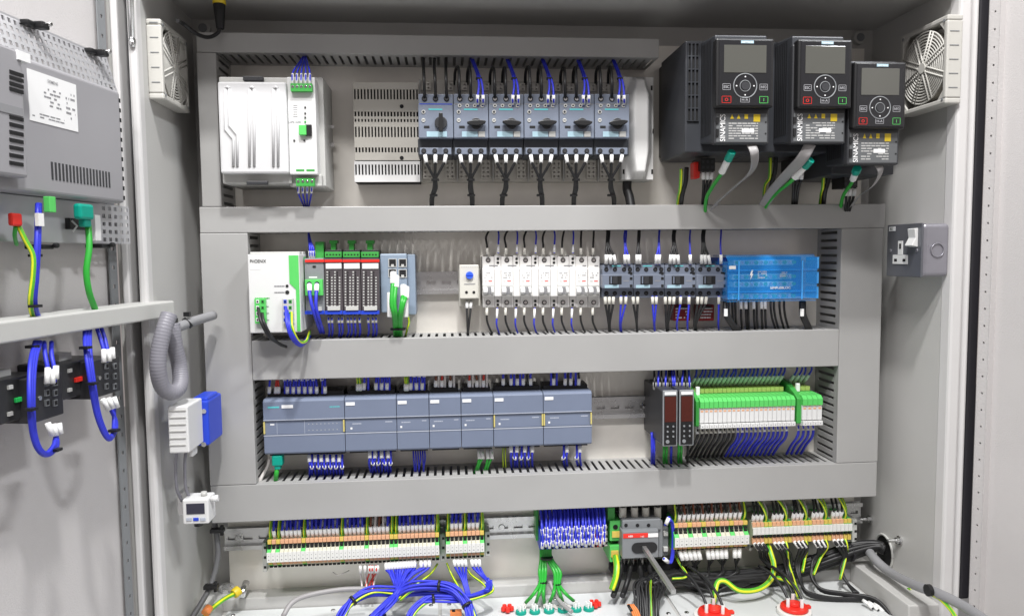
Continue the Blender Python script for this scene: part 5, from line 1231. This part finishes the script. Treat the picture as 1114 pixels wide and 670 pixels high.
# under group D
for i, x in enumerate(xD):
    k = i % 5; bb = bD[4]
    if k < 3:
        g2 = i//5; e = ((772, 640), (868, 632), (0, 0), (0, 0), (0, 0))[g2]
        if g2 < 2: P = [(x, bb, .060), (x+.008, bb-.012, .066), (x+.018, bb-.03, .06), M.P(858+k*2-g2*2, 622, .065), M.P(862+k*2, 645, .10)] if g2 else [(x, bb, .060), (x+.008, bb-.012, .066), (x+.02, bb-.035, .05), M.P(848+k*2, 625, .06)]
        elif g2 == 2: P = [(x, bb, .060), (x+.008, bb-.012, .066), M.P(866+k*2, 612, .06), M.P(869+k, 628, .075), M.P(878, 643+k*1.5, .10), M.P(905, 650+k, .11), M.P(940, 651+k, .12), M.P(962+k, 662, .14), M.P(970, 680, .17)]
        elif g2 == 3: P = [(x, bb, .060), (x+.006, bb-.012, .066), M.P(888-k*1.5, 608, .06), M.P(882+k, 624, .075), M.P(893, 640+k, .095), M.P(920, 645+k, .11), M.P(952, 651+k, .13), M.P(972, 672, .16)]
        else: P = [(x, bb, .060), (x+.006, bb-.012, .066), M.P(918+k, 606, .06), M.P(914+k, 620, .065), M.P(922, 634, .08), M.P(930+k*2, 645, .10)]
        wr(P, WBLK, 'black wire with slanted white sleeve below the far lower right terminals', 'black wires below the far right terminals', .0027, .0135, .0031)
    elif k == 3 and i > 4:
        e = [(0, 0), (858, 612), (876, 606), (893, 606), (920, 606)][i//5]; f = [(0, 0), (867, 640), (873, 622), (885, 625), (914, 630)][i//5]
        wr([(x, bb, .060), (x+.001, bb-.012, .066), M.P(*e, .06), M.P(*f, .08)], WGY, 'green and yellow wire below the far lower right terminals', 'earth wires below the far right terminals', .0024)
wire([(834, 588, .045), (838, 600, .065), (842, 616, .08), (838, 631, .09), (824, 641, .10), (804, 642, .105), (789, 632, .10), (781, 633, .10), (778, 643, .11), (776, 656, .12)], WGY, 'thick green and yellow cable looping into the left red gland', None, r=.0044, name='cable', cat='cable', seg=10)
wire([(845, 628, .07), (858, 632, .085), (866, 640, .10), (869, 650, .115)], WGY, 'thick green and yellow cable entering the right red gland', None, r=.0036, name='cable', cat='cable', seg=10)
# red glands on the floor
for i, (u, v) in enumerate(((777, 664), (864, 658))):
    z_ = ZF+.016
    d = ray(u, v); tt = (z_-CAM.z)/d.z; p = CAM+d*tt; a, nn = p.x, -p.y
    t = thing('cable_gland', 'red round gland on the white floor plate, %s' % ('left one with the thick cable' if i == 0 else 'right one'), 'cable gland', (a, ZF, nn), 'red glands on the floor plate')
    R_ = .026 if i == 0 else .022
    MB().cyl(a, nn, ZF+.003, ZF+.010, R_*1.25, R_*1.2, 36, MARK, 'b', True).build('base_ring', None, t, .001)
    q = MB(); q.cyl(a, nn, ZF+.0105, z_, R_, R_*.94, 32, RED, 'b', True)
    q.box(a+R_*.8, a+R_*1.22, ZF+.0105, z_-.001, nn-.004, nn+.004, RED)
    q.cyl(a, nn, z_, z_+.006, R_*.42, R_*.36, 16, RED, 'b', True); q.build('red_insert', None, t, .001)
    q = MB()
    for k in range(3): an = k*2*PI/3+.8; q.cyl(a+R_*.55*math.cos(an), nn+R_*.55*math.sin(an), z_, z_+.014, .0028, None, 8, SLEEVE, 'b')
    q.build('ferrule', None, t)
    for k in range(3): an = k*2*PI/3+.8; x_, n_ = a+R_*.55*math.cos(an), nn+R_*.55*math.sin(an); wr([(x_, z_+.012, n_), (x_-.003, z_+.024, n_-.015), (x_-.01, z_+.036, n_-.04), (x_-.02, z_+.04, n_-.065)], WBLK, 'black wire entering a red gland on the floor', 'black wires into the red glands', .0024)
# orange connector near bottom middle
q = MB(); a, b, n_ = M.P(496, 668, .13); q.box(a-.009, a+.009, ZF+.003, b+.006, n_-.006, n_+.006, COPPER); q.box(a-.006, a-.001, b+.0062, b+.007, n_-.004, n_+.004, BLACK); tag(q.build('wire_connector', None, None, .0015), 'small orange lever connector under the blue arch on the floor', 'connector')

# ================================================================== side walls
# socket on the right wall
aF = WR.at(1036, 272, 0)[0]; dist = 1.25-aF
nS = .045; a1 = WR.at(1002.5, 272, nS)[0]; a0 = a1-.088; b1, b0 = WR.at(1002.5, 242.5, nS)[1], WR.at(1002.5, 302, nS)[1]
t = thing('power_socket', 'grey metal three pin power socket with white switch on the right wall', 'power socket', ((a0+a1)/2, b0, 0), None, WR)
MB(WR).box(a0+.001, a1-.001, b0+.001, b1-.001, 0, nS-.003, SOCKS).build('back_box', None, t, .006, 4)
MB(WR).box(a0, a1, b0, b1, nS-.003, nS, SOCK).build('face_plate', None, t, .0012)
W, H = a1-a0, b1-b0
q = MB(WR); x = a0+W*.42; q.box(x-.006, x+.006, b0+H*.42, b0+H*.68, nS, nS+.001, WHITE); q.box(x-.019, x+.019, b0+H*.24, b0+H*.415, nS, nS+.001, WHITE); so = q.build('socket_insert', None, t, .0003)
q = MB(WR); q.box(x-.0022, x+.0022, b0+H*.53, b0+H*.63, nS+.001, nS+.0014, HOLE)
for s_ in (-1, 1): q.box(x+s_*.011-.0035, x+s_*.011+.0035, b0+H*.29, b0+H*.34, nS+.001, nS+.0014, HOLE)
q.build('pin_slot', None, so)
q = MB(WR); x = a0+W*.80; q.prism([(nS, b0+H*.56), (nS+.010, b0+H*.59), (nS+.004, b0+H*.73), (nS+.006, b0+H*.90), (nS, b0+H*.91)], x-.009, x+.009, 'a', WHITE); q.build('rocker', None, t, .0008)
q = MB(WR); q.box(a0+.006, a0+.022, b1-.010, b1-.003, nS, nS+.0006, WINK); o = q.build('name_label', None, t); text('BG', a0+.009, b1-.0085, nS+.0007, .004, INK, o, WR)
q = MB(WR); screw(q, a0+W*.12, b0+H*.5, nS, .0028, SOCKS); screw(q, a1-W*.12, b0+H*.5, nS, .0028, SOCKS); q.build('screw', None, t)
fr2 = Frame((0, -a1, 0), (1, 0, 0), (0, -1, 0)); q = MB(fr2); q.ring(XR-.02, (b0+b1)/2, .0004, .010, .0007, 28, SOCKS); q.build('knockout', None, t)
# bolts and hole on the right wall
for k, (u, v, L_) in enumerate(((941, 564.5, .02), (973, 587.5, .022), (938, 618, .012))):
    a, b = WR.at(u+(4 if k < 2 else 3), v, .004); q = MB(WR); q.cyl(a, b, 0, .003, .0075, None, 18, STEEL); q.cyl(a, b, .003, .008, .0055, None, 6, STEEL); q.cyl(a, b, .008, L_, .003, None, 12, STEEL)
    tag(q.build('bolt', None), 'bright bolt sticking out of the right wall, %s' % ('uppermost', 'just right of the cable hole', 'lowest, below the harness')[k], 'bolt', 'bolts on the right wall')
a, b = WR.at(962, 600, .001); t = thing('cable_opening', 'oval cable opening with pale rim in the right side wall', 'cable opening', (a, b-.03, 0), None, WR)
poly = [(a+.026*math.cos(x), b+.030*math.sin(x)) for x in [2*PI*k/28 for k in range(28)]]; MB(WR).prism(poly, .0002, .0012, 'n', HOLE).build('dark_hole', None, t)
q = MB(WR); q.tube([(p[0], p[1], .002) for p in poly+[poly[0]]], .0022, 6, LGREY, 1, caps=False); q.build('rim', None, t)
def hose(lbl, pts, r, name='corrugated_hose', mt_=None, rip=.006): tag(MB().tube([M.P(*p) for p in pts], r, 14, mt_ or CONDUIT, 8, ripple=rip).build(name, None), lbl, 'hose', 'grey hoses')
HG = mat('smooth_grey_hose', (.25, .25, .26), .45)
tag(MB().tube([M.P(*p) for p in [(944, 596, .05), (950, 606, .08), (968, 622, .12), (995, 636, .19), (1020, 645, .24), (1050, 660, .29), (1085, 684, .36)]], .0075, 14, HG, 6).build('smooth_hose', None), 'smooth grey hose sweeping from the harness out over the right cabinet edge', 'hose', 'grey hoses')
for k, (u, v, mt_, nm) in enumerate(((956, 632, COPPER, 'orange'), (963, 635, STEEL, 'steel'), (968, 638, TYL, 'yellow'))):
    a, b = M.at(u, v, .10); b = max(b, ZF+.008); q = MB(); q.cyl(a, b, .095, .107, .0052, None, 10, mt_); q.cyl(a, b, .107, .110, .003, None, 10, STEEL)
    tag(q.build('earth_lug', None, None, .0006), '%s lug end on the floor frame at the lower right' % nm, 'lug', 'lugs at the lower right')
wire([(968, 636, .11), (974, 641, .125), (982, 641, .13), (990, 640, .15)], WGY, 'short green and yellow wire at the lower right lugs', None, r=.002)
wire([(1008, 640, .22), (1014, 646, .235), (1024, 652, .25), (1038, 668, .28), (1046, 690, .3)], WGY, 'green and yellow wire passing under the smooth grey hose', None, r=.003)
q = MB(); a, b = M.at(1008, 640, .23); q.cyl(.235, b, a-.003, a+.003, .0088, None, 14, BLACK, 'a'); tag(q.build('cable_tie', None), 'black tie around the smooth grey hose at the cabinet edge', 'cable tie')
for k in range(3): wire([(938+k*6, 652+k*2, .13), (944+k*6, 656+k*2, .14), (950+k*6, 662+k*2, .15)], WBLK, 'short black wire end lying on the white plate at lower right', 'wire ends at the lower right', r=.002, sleeve=[0, 1], sl_len=.01)

# left wall: connector, sensor
t = thing('wall_connector', 'white ribbed plug in a blue housing on the left side wall', 'connector', M.P(200, 495, .17))
q = MB(); q.px(204, 436, 227, 485, .10, .165, BLUE); q.px(209, 432, 226, 437, .11, .16, BLUE); q.build('blue_housing', None, t, .003)
q = MB(); q.px(183, 442, 205, 493, .165, .225, WHITE); q.px(204, 441, 209, 497, .17, .19, WHITE); o = q.build('white_plug', None, t, .002)
q = MB()
for k in range(6): q.px(184, 446+k*7.5, 202, 447+k*7.5, .225, .2262, LGREY)
q.build('rib', None, o)
q = MB()
for vv in (447, 483): a, b = M.at(222, vv, .165); q.cyl(a, b, .165, .1665, .0035, None, 12, STEEL)
q.build('screw', None, t)
for k, u in enumerate((192, 202)): wire([(u, 492, .19), (u-1, 505, .19), (u, 530, .185), (u+6, 545, .18)], CONDUIT, 'thin grey cable between the white plug and pressure sensor', 'thin cables on the left wall', r=.0022, name='cable', cat='cable')
t = thing('pressure_sensor', 'small white pressure sensor with dark display on the left side wall', 'pressure sensor', M.P(214, 570, .18)); n = .2
q = MB(); q.px(198.5, 543, 227, 570, .168, n, WHITE); a0, a1, b0, b1 = M.rect(198.5, 543, 227, 570, n); q.build('housing', None, t, .002)
q = MB(); q.px(202.5, 547.5, 222.5, 559, n, n+.0008, DSCREEN); q.build('display', None, t, .0004)
q = MB()
for k in range(3): q.px(202.5+k*7.5, 563, 208.5+k*7.5, 566.5, n, n+.001, PLCL if k != 1 else BLUE)
q.build('button', None, t, .0004)
q = MB(); q.cyl(b1-.006, -(n-.012), 0, 0, 0) if False else None
q.tube([(a1, b1-.004, n-.012), (a1+.010, b1-.003, n-.013)], .0045, 12, WHITE, 1); q.tube([(a0+.025, b1, n-.015), (a0+.025, b1+.006, n-.015)], .004, 12, LGREY, 1); q.tube([(a0+.016, b0, n-.015), (a0+.016, b0-.007, n-.015)], .006, 10, BLACK, 1); q.build('fitting', None, t)
q = MB(); q.px(193, 536, 199, 560, .14, .17, STEEL); tag(q.build('mounting_bracket', None, None, .001), 'small metal bracket behind the pressure sensor on the left wall', 'bracket')
tag(MB().tube([M.P(*p) for p in [(232, 560, .06), (236, 585, .06), (237, 605, .06), (231, 632, .075), (221, 652, .095), (206, 676, .12)]], .0042, 10, mat('dark_braid', (.13, .13, .135), .45), 6).build('edge_cable', None), 'grey sleeved cable running down the left rear corner', 'cable')
for k, (u, v, n_) in enumerate(((236, 576, .065), (229, 637, .085), (239, 512, .05))):
    if k == 2: continue
    a, b = M.at(u, v, n_); q = MB(); q.box(a-.009, a+.012, b-.003, b+.003, n_-.004, n_+.008, BLACK); q.box(a+.006, a+.011, b-.008, b+.008, n_+.0, n_+.006, BLACK); tag(q.build('cable_clamp', None, None, .001), 'black clamp on the left corner cable, %s' % ('upper' if k == 0 else 'lower'), 'clamp', 'black clamps in the left corner')
# earth stud at the lower left
q = MB(); a, b = M.at(247, 641, .002); a2 = a
q.cyl(a, b, 0, .003, .013, None, 24, STEEL); q.cyl(a, b, .003, .006, .009, None, 20, RAIL); q.cyl(a, b, .006, .012, .005, None, 6, STEEL); tag(q.build('earth_stud', None), 'round steel earth stud at the lower left corner of the plate', 'stud')
q = MB(); p = M.P(264, 641, .03); q.tube([M.P(268, 633, .02), M.P(265, 641, .035), M.P(263, 648, .045)], .0055, 12, STEEL, 1); tag(q.build('bolt', None), 'bright bolt beside the yellow earth lug at lower left', 'bolt')
q = MB(); q.tube([M.P(260, 641, .05), M.P(254, 646, .058)], .008, 12, YEL, 1); tag(q.build('cable_lug', None, None, .001), 'yellow insulated cable lug at the lower left', 'lug')
wire([(256, 645, .056), (246, 650, .07), (236, 657, .09), (228, 664, .105), (218, 676, .12)], WGY, 'green and yellow earth cable at the lower left corner', None, r=.0036, name='cable', cat='cable')
q = MB(); q.tube([M.P(228, 660, .11), M.P(223, 667, .12)], .0065, 10, COPPER, 1); tag(q.build('cable_lug', None), 'orange lug at the bottom left corner of the cabinet', 'lug')

# hoses near the left door
tag(MB().tube([M.P(*p) for p in [(184, 342, .235), (178, 360, .245), (173, 382, .25), (172, 402, .25), (177, 421, .24), (188, 427, .225), (196, 418, .21), (195, 398, .20), (190, 374, .205), (187, 352, .205)]], .0104, 16, CONDUIT, 10, ripple=.004).build('corrugated_hose', None), 'grey corrugated hose hanging in a loop beside the left door', 'hose', 'grey hoses')
tag(MB().tube([M.P(*p) for p in [(186, 359, .205), (196, 355, .19), (212, 349, .15), (232, 343, .10)]], .0068, 12, HG, 6).build('smooth_hose', None), 'smooth grey hose with black ties passing behind the left duct', 'hose', 'grey hoses')
for k, (u, v, n_) in enumerate(((190, 358, .203), (204, 351, .172))):
    a, b, _ = M.P(u, v, n_); q = MB(); q.tube([(a-.002, b-.002, n_+.001), (a+.002, b+.0015, n_-.001)], .0085, 14, BLACK, 1); q.box(a-.004, a+.004, b+.009, b+.015, n_-.003, n_+.004, BLACK); tag(q.build('cable_tie', None), 'black tie on the smooth hose behind the left door rail, %s' % ('left' if k == 0 else 'right'), 'cable tie', 'ties on the left hose')

# ================================================================== LEFT DOOR equipment
# rail
nR = .062; aE = DL.at(190, 331, nR)[0]; b1, b0 = DL.at(150, 332, nR)[1], DL.at(150, 350.5, nR)[1]
t = thing('door_rail', 'grey horizontal rail across the left door', 'rail', (-.3, b0, 0), None, DL)
MB(DL).box(-.62, aE, b0, b1, .02, nR, LGREY).build('rail_body', None, t, .002)
# screen unit seen from behind
nH = .055
aR = DL.at(133, 150, nH)[0]; bT, bB_ = DL.at(133, 101, nH)[1], DL.at(133, 221, nH)[1]
t = thing('screen_unit', 'grey rear of an operator screen mounted in the left door', 'screen unit', (aR-.2, bB_, 0), None, DL)
q = MB(DL); q.box(-.62, aR, bB_, bT, .012, nH, HMIP); hb = q.build('housing', None, t, .004, 3)
aS = DL.at(28, 130, nH+.015)[0]; q = MB(DL); q.box(-.62, aS, bB_+.012, DL.at(24, 56, nH+.015)[1], nH, nH+.015, HMIP); rb = q.build('raised_cover', None, t, .003)
q = MB(DL)
for (v, c) in [(78, 0), (84, 0), (90.5, 0), (96.5, 0), (127, 0), (135, 0), (143.5, 0), (152, 0), (160, 0), (168.5, 0), (177, 0)]:
    a0, b = DL.at(10, v, nH+.015); a1 = DL.at(25, v+2, nH+.015)[0]; q.box(a0, a1, b-.0018, b+.0018, nH+.0151, nH+.0158, HOLE)
a0, b = DL.at(-5, 113, nH+.015); a1 = DL.at(24, 116, nH+.015)[0]; q.box(a0, a1, b-.006, b+.002, nH+.0151, nH+.0158, GINK); q.build('cooling_slot', None, rb)
a0, a1, b0, b1 = DL.rect(31, 84, 83, 137, nH); q = MB(DL); q.box(a0, a1, b0, b1, nH, nH+.0006, WINK); lp = q.build('type_label', None, t)
q = MB(DL); W, H = a1-a0, b1-b0; printlines(q, a0+W*.3, a1-W*.35, b0+H*.35, b0+H*.75, nH+.0006, 5, GINK, 2, .6); printlines(q, a1-W*.25, a1-W*.05, b0+H*.2, b0+H*.8, nH+.0006, 6, GINK, 5, .5); printlines(q, a0+W*.05, a0+W*.7, b0+H*.08, b0+H*.2, nH+.0006, 2, GINK, 8, .7); q.build('label_print', None, lp)
text('SIEMENS', a0+W*.38, b0+H*.85, nH+.0008, H*.06, GINK, lp, DL)
a0, a1, b0, b1 = DL.rect(56, 182, 121, 200, nH); q = MB(DL); k_ = 18
for k in range(k_): x = a0+(a1-a0)*k/k_; q.box(x, x+(a1-a0)/k_*.45, b0, b1, nH, nH+.0005, DGREY)
q.build('lower_slot', None, t)
q = MB(DL)
for k in range(11):
    a_, b_ = DL.at(137, 105+k*10, .04); q.box(aR-.0005, aR+.0006, b_-.003, b_+.003, .025, .045, HOLE); a_, b_ = DL.at(130.5, 110+k*10.5, nH); q.box(aR-.004, aR-.001, b_-.0025, b_+.0025, nH, nH+.0006, HOLE)
q.build('edge_slot', None, t)
# perforated flange above
bF = DL.at(127, 62, nH-.01)[1]; aP = DL.at(127, 80, nH-.01)[0]; L = aP+.62
q = MB(DL); q.perf((-.62, bT+.002, nH-.010), (L, 0, 0), (0, bF-bT-.004, -.012), (0, 0, -.0012), int(L/.0085), 5, .5, .6, PGREY)
q.box(-.62, aP, bF-.003, bF, .012, nH-.022, PGREY); q.build('perforated_flange', None, t)
q = MB(DL); q.px(20, 57, 33, 67, nH, nH+.017, WINK); q.build('white_sticker', None, t)
for k, (u, v) in enumerate(((38, 28), (105, 58))):
    a, b = DL.at(u, v, .04); q = MB(DL); q.box(a-.013, a+.009, b-.002, b+.0035, .03, .042, BLACK); q.box(a-.002, a+.010, b-.003, b+.0045, .038, .05, BLACK); q.cyl(a+.007, b+.003, .048, .054, .003, None, 12, STEEL)
    tag(q.build('mounting_clamp', None, None, .0015), 'black clamp with a steel screw on top of the screen unit, %s' % ('left' if k == 0 else 'right'), 'clamp', 'clamps on the screen unit')
for k, (u, v) in enumerate(((58, 263), (120, 262))):
    a, b = DL.at(u, v+6, .04); q = MB(DL); q.box(a-.011, a+.008, b-.002, b+.003, .014, .036, BLACK); q.cyl(a+.006, b+.002, .036, .042, .003, None, 12, BLACK)
    tag(q.build('mounting_clamp', None, None, .0015), 'black clamp under the screen unit, %s' % ('left' if k == 0 else 'right'), 'clamp', 'clamps on the screen unit')
# lower plate with connectors
nB = .03; a1 = DL.at(141, 245, nB)[0]; b0 = DL.at(120, 265, nB)[1]
t = thing('connector_plate', 'grey lower plate with ports under the screen unit', 'connector plate', (a1-.1, b0, 0), None, DL)
a2 = DL.at(110, 245, nB)[0]
q = MB(DL); q.box(-.62, a2, b0, bB_-.001, .012, nB, PGREY); q.perf((a2, b0, nB), (a1-a2, 0, 0), (0, bB_-.001-b0, 0), (0, 0, -.0015), 5, 5, .5, .5, PGREY); q.box(a2, a1, b0, bB_-.001, .010, .014, GINK); q.build('plate', None, t)
MB(DL).px(104, 234, 110, 262, nB, nB+.012, WHITE).build('port', None, t, .0006); MB(DL).px(76, 238, 101, 250, nB, nB+.006, BLACK).build('port', None, t, .0006); q = MB(DL); q.px(54, 214, 61, 231, nB+.028, nB+.035, GRNL); q.build('port', None, t, .0006)
q = MB(DL); q.tube([DL.P(78, 240, nB+.008), DL.P(84, 246, nB+.012), DL.P(79, 252, nB+.008)], .0012, 6, WINK, 1); q.build('usb_mark', None, t)
def dwire(pts, r, mt_, lbl, grp=None, name='wire', cat='wire', sub=5, seg=8): return tag(MB(DL).tube([DL.P(*p) for p in pts], r, seg, mt_, sub).build(name, None), lbl, cat, grp)
t = thing('network_cable', 'green network cable with teal plug hanging from the screen unit', 'data cable', DL.P(97, 330, .06), None, DL)
MB(DL).px(88, 222, 103, 239, .050, .06, TEAL).build('plug', None, t, .003); MB(DL).px(92, 238, 100, 247, .049, .057, TEAL).build('boot', None, t, .002)
MB(DL).tube([DL.P(*p) for p in [(96, 245, .05), (97, 270, .055), (94, 295, .055), (97, 318, .055), (104, 338, .05), (106, 350, .04)]], .0036, 10, WGRN).build('cable_jacket', None, t)
t = thing('power_lead', 'blue and green yellow power lead with red lug below the screen unit', 'power lead', DL.P(40, 330, .06), None, DL)
for k in range(2): MB(DL).tube([DL.P(*p) for p in [(41+k*2, 222, .05), (40+k*2, 260, .06), (38+k*2, 300, .06), (36+k*2, 330, .055), (42+k*2, 352, .04)]], .0026, 8, WBLU).build('wire', None, t)
MB(DL).tube([DL.P(*p) for p in [(20, 246, .05), (28, 262, .055), (36, 278, .06), (36, 300, .06), (33, 330, .055), (38, 352, .04)]], .0026, 8, WGY).build('wire', None, t)
MB(DL).tube([DL.P(*p) for p in [(17, 246, .05), (16, 256, .045), (18, 266, .03)]], .002, 8, WGRN).build('wire', None, t)
MB(DL).px(14, 232, 25, 246, .049, .055, RED).build('lug', None, t, .002)
for v in (278, 333): a, b, n_ = DL.P(38, v, .058); MB(DL).box(a-.005, a+.006, b-.0014, b+.0014, n_-.004, n_+.004, BLACK).build('cable_tie', None, t)
MB(DL).px(42, 232, 48, 246, .06, .064, SLEEVE).build('marker_sleeve', None, t)
# contact blocks
def cblock(i, u0, v0, u1, v1, um, mt_, wires_):
    n = .06; t = thing('contact_block', 'black switch contact block with a %s button, on the left door' % ('green' if i == 0 else 'red'), 'contact block', DL.P((u0+u1)/2, v1, 0), 'black contact blocks on the left door', DL)
    q = MB(DL); q.px(u0, v0+3, um, v1, .0, n-.012, mat('contact_black', (.028, .028, .03), .35)); q.build('mounting_head', None, t, .0015)
    q = MB(DL); q.px(um, v0, u1, v1-2, .0, n, mat('contact_black', (.028, .028, .03), .35)); q.build('contact_body', None, t, .0015)
    q = MB(DL); vm = (v0+v1)/2+2; q.px(um-15, vm-3, um-7, vm+2, n-.012, n-.009, mt_); q.build('button', None, t, .0005)
    q = MB(DL)
    for (x, y) in ((um-23, v0+13), (um-23, v1-8)): a, b = DL.at(x, y, n-.012); MB(DL).box(a-.003, a+.003, b-.002, b+.002, n-.012, n-.010, LGREY).build('rivet', None, t)
    for r in range(3):
        for c in range(2): a, b = DL.at(um+17+c*9, v0+8+r*11, n); q = MB(DL); q.box(a-.0028, a+.0028, b-.0034, b+.0034, n, n+.002, MGREY); q.box(a-.0018, a+.0018, b-.0022, b+.0022, n+.002, n+.0024, HOLE); q.build('terminal', None, t)
    q = MB(DL); a, b = DL.at(um+10, (v0+v1)/2, n); q.cyl(a, b, n, n+.001, .0024, None, 12, STEEL); q.build('screw', None, t)
    q = MB(DL); q.px(u0, v0-6, u0+14, v0+5, .01, .03, LGREY); q.build('end_stop', None, t)
    w = thing('wire_bundle', 'blue wire loop around the contact block with the %s button' % ('green' if i == 0 else 'red'), 'wire bundle', DL.P(*wires_[0][-1]), 'blue wire loops on the left door', DL)
    for j, pts in enumerate(wires_):
        MB(DL).tube([DL.P(*p) for p in pts], .0023, 8, WBLU, 6).build('wire', None, w)
    return w
w0 = cblock(0, -2, 408, 69, 458, 33, mat('green_button', (.02, .5, .1), .4), [
    [(38+k*3, 372, .05), (33+k*2.5, 395, .07), (32+k*2, 430, .08), (34+k*1.5, 465, .08), (40+k, 487-k, .08), (50, 495-k, .08), (60-k, 489-k*2, .078), (62-k, 478, .07), (56+k*4, 463, .062)] for k in range(3)] +
    [[(48+k*8, 372, .05), (49+k*7, 385, .058), (52+k*7, 402, .064), (52+k*7, 416, .06)] for k in range(2)])
w1 = cblock(1, 64, 390, 131, 432, 98, RED, [
    [(92+k*3, 358, .05), (93+k*2.5, 380, .07), (98+k*2, 415, .08), (104+k*1.6, 448, .08), (112+k, 470-k, .08), (119, 478-k*1.5, .08), (125-k, 470, .075), (126-k, 458, .068), (118+k*3, 440, .062)] for k in range(3)] +
    [[(105+k*5, 356, .05), (109+k*5, 368, .056), (113+k*4, 382, .062), (112+k*5, 393, .06)] for k in range(2)])
def dsleeve(par, pairs):
    for (x0_, y0_, x1_, y1_) in pairs: MB(DL).tube([DL.P(x0_, y0_, .068), DL.P(x1_, y1_, .07)], .0030, 8, SLEEVE, 1).build('marker_sleeve', None, par)
dsleeve(w0, [(52, 400, 51, 417), (57, 402, 57, 417), (61, 398, 61, 412), (52, 460, 57, 474), (58, 461, 61, 474), (64, 460, 66, 472)])
dsleeve(w1, [(113, 380, 113, 394), (118, 380, 119, 393), (122, 378, 123, 390), (112, 434, 118, 446), (118, 433, 123, 444), (124, 432, 128, 443)])
for par, pts in ((w0, ((36, 377, .055), (34, 445, .085), (61, 489, .082))), (w1, ((94, 378, .075), (101, 417, .085), (125, 468, .08)))):
    q = MB(DL)
    for p in pts: a, b, n_ = DL.P(*p); q.box(a-.0042, a+.0046, b-.0014, b+.0014, n_-.006, n_+.004, BLACK)
    q.build('cable_tie', None, par)

o = STUFF.build('small_wires', None); o['kind'] = 'stuff'; o['label'] = 'countless thin sleeved wires packed behind the terminals and above the controllers'; o['category'] = 'wires'
# ================================================================== surroundings and light
fl = MB(); fl.add([(-6, -1.4, -6), (6, -1.4, -6), (6, -1.4, 6), (-6, -1.4, 6)], [(0, 1, 2, 3)], mat('concrete_floor', (.30, .29, .28), .4, noise=.06, scale=3))
o = fl.build('workshop_floor', None); o['kind'] = 'structure'
w = D.worlds.new('World'); SC.world = w; w.use_nodes = True
nt = w.node_tree; bg = nt.nodes['Background']
tc = nt.nodes.new('ShaderNodeTexCoord'); sp = nt.nodes.new('ShaderNodeSeparateXYZ'); nt.links.new(tc.outputs['Generated'], sp.inputs[0])
rp = nt.nodes.new('ShaderNodeValToRGB'); mr = nt.nodes.new('ShaderNodeMapRange'); mr.inputs['From Min'].default_value = -1
nt.links.new(sp.outputs['Z'], mr.inputs['Value']); nt.links.new(mr.outputs[0], rp.inputs['Fac'])
rp.color_ramp.elements[0].color = (.46, .37, .36, 1); rp.color_ramp.elements[1].color = (.80, .82, .86, 1)
e = rp.color_ramp.elements.new(.5); e.color = (.66, .59, .57, 1)
nt.links.new(rp.outputs[0], bg.inputs['Color']); bg.inputs['Strength'].default_value = .46
def area(name, loc, tgt, sx, sy, power, col=(1, 1, 1)):
    ld_ = D.lights.new(name, 'AREA'); ld_.shape = 'RECTANGLE'; ld_.size = sx; ld_.size_y = sy; ld_.energy = power; ld_.color = col
    o = D.objects.new(name, ld_); COL.objects.link(o); o.location = loc
    o.rotation_euler = (Vector(tgt)-Vector(loc)).to_track_quat('-Z', 'Y').to_euler()
area('ceiling_lamp', (.12, -1.25, 2.05), (.15, 0, 0), .12, .12, 56, (1, .99, .98))
area('ceiling_lamp', (1.6, -1.5, 2.2), (-.3, -.2, 0), .5, .12, 46, (.96, .98, 1))
area('fill_lamp', (-.5, -2.1, 2.3), (.15, 0, -.1), 1.2, .15, 72, (1, .98, .97))  # added soft fill, placed to lift the rows but not the top duct
SC.view_settings.view_transform = 'Standard'; SC.view_settings.look = 'None'; SC.view_settings.exposure = 0; SC.view_settings.gamma = 1
SC.cycles.max_bounces = 8
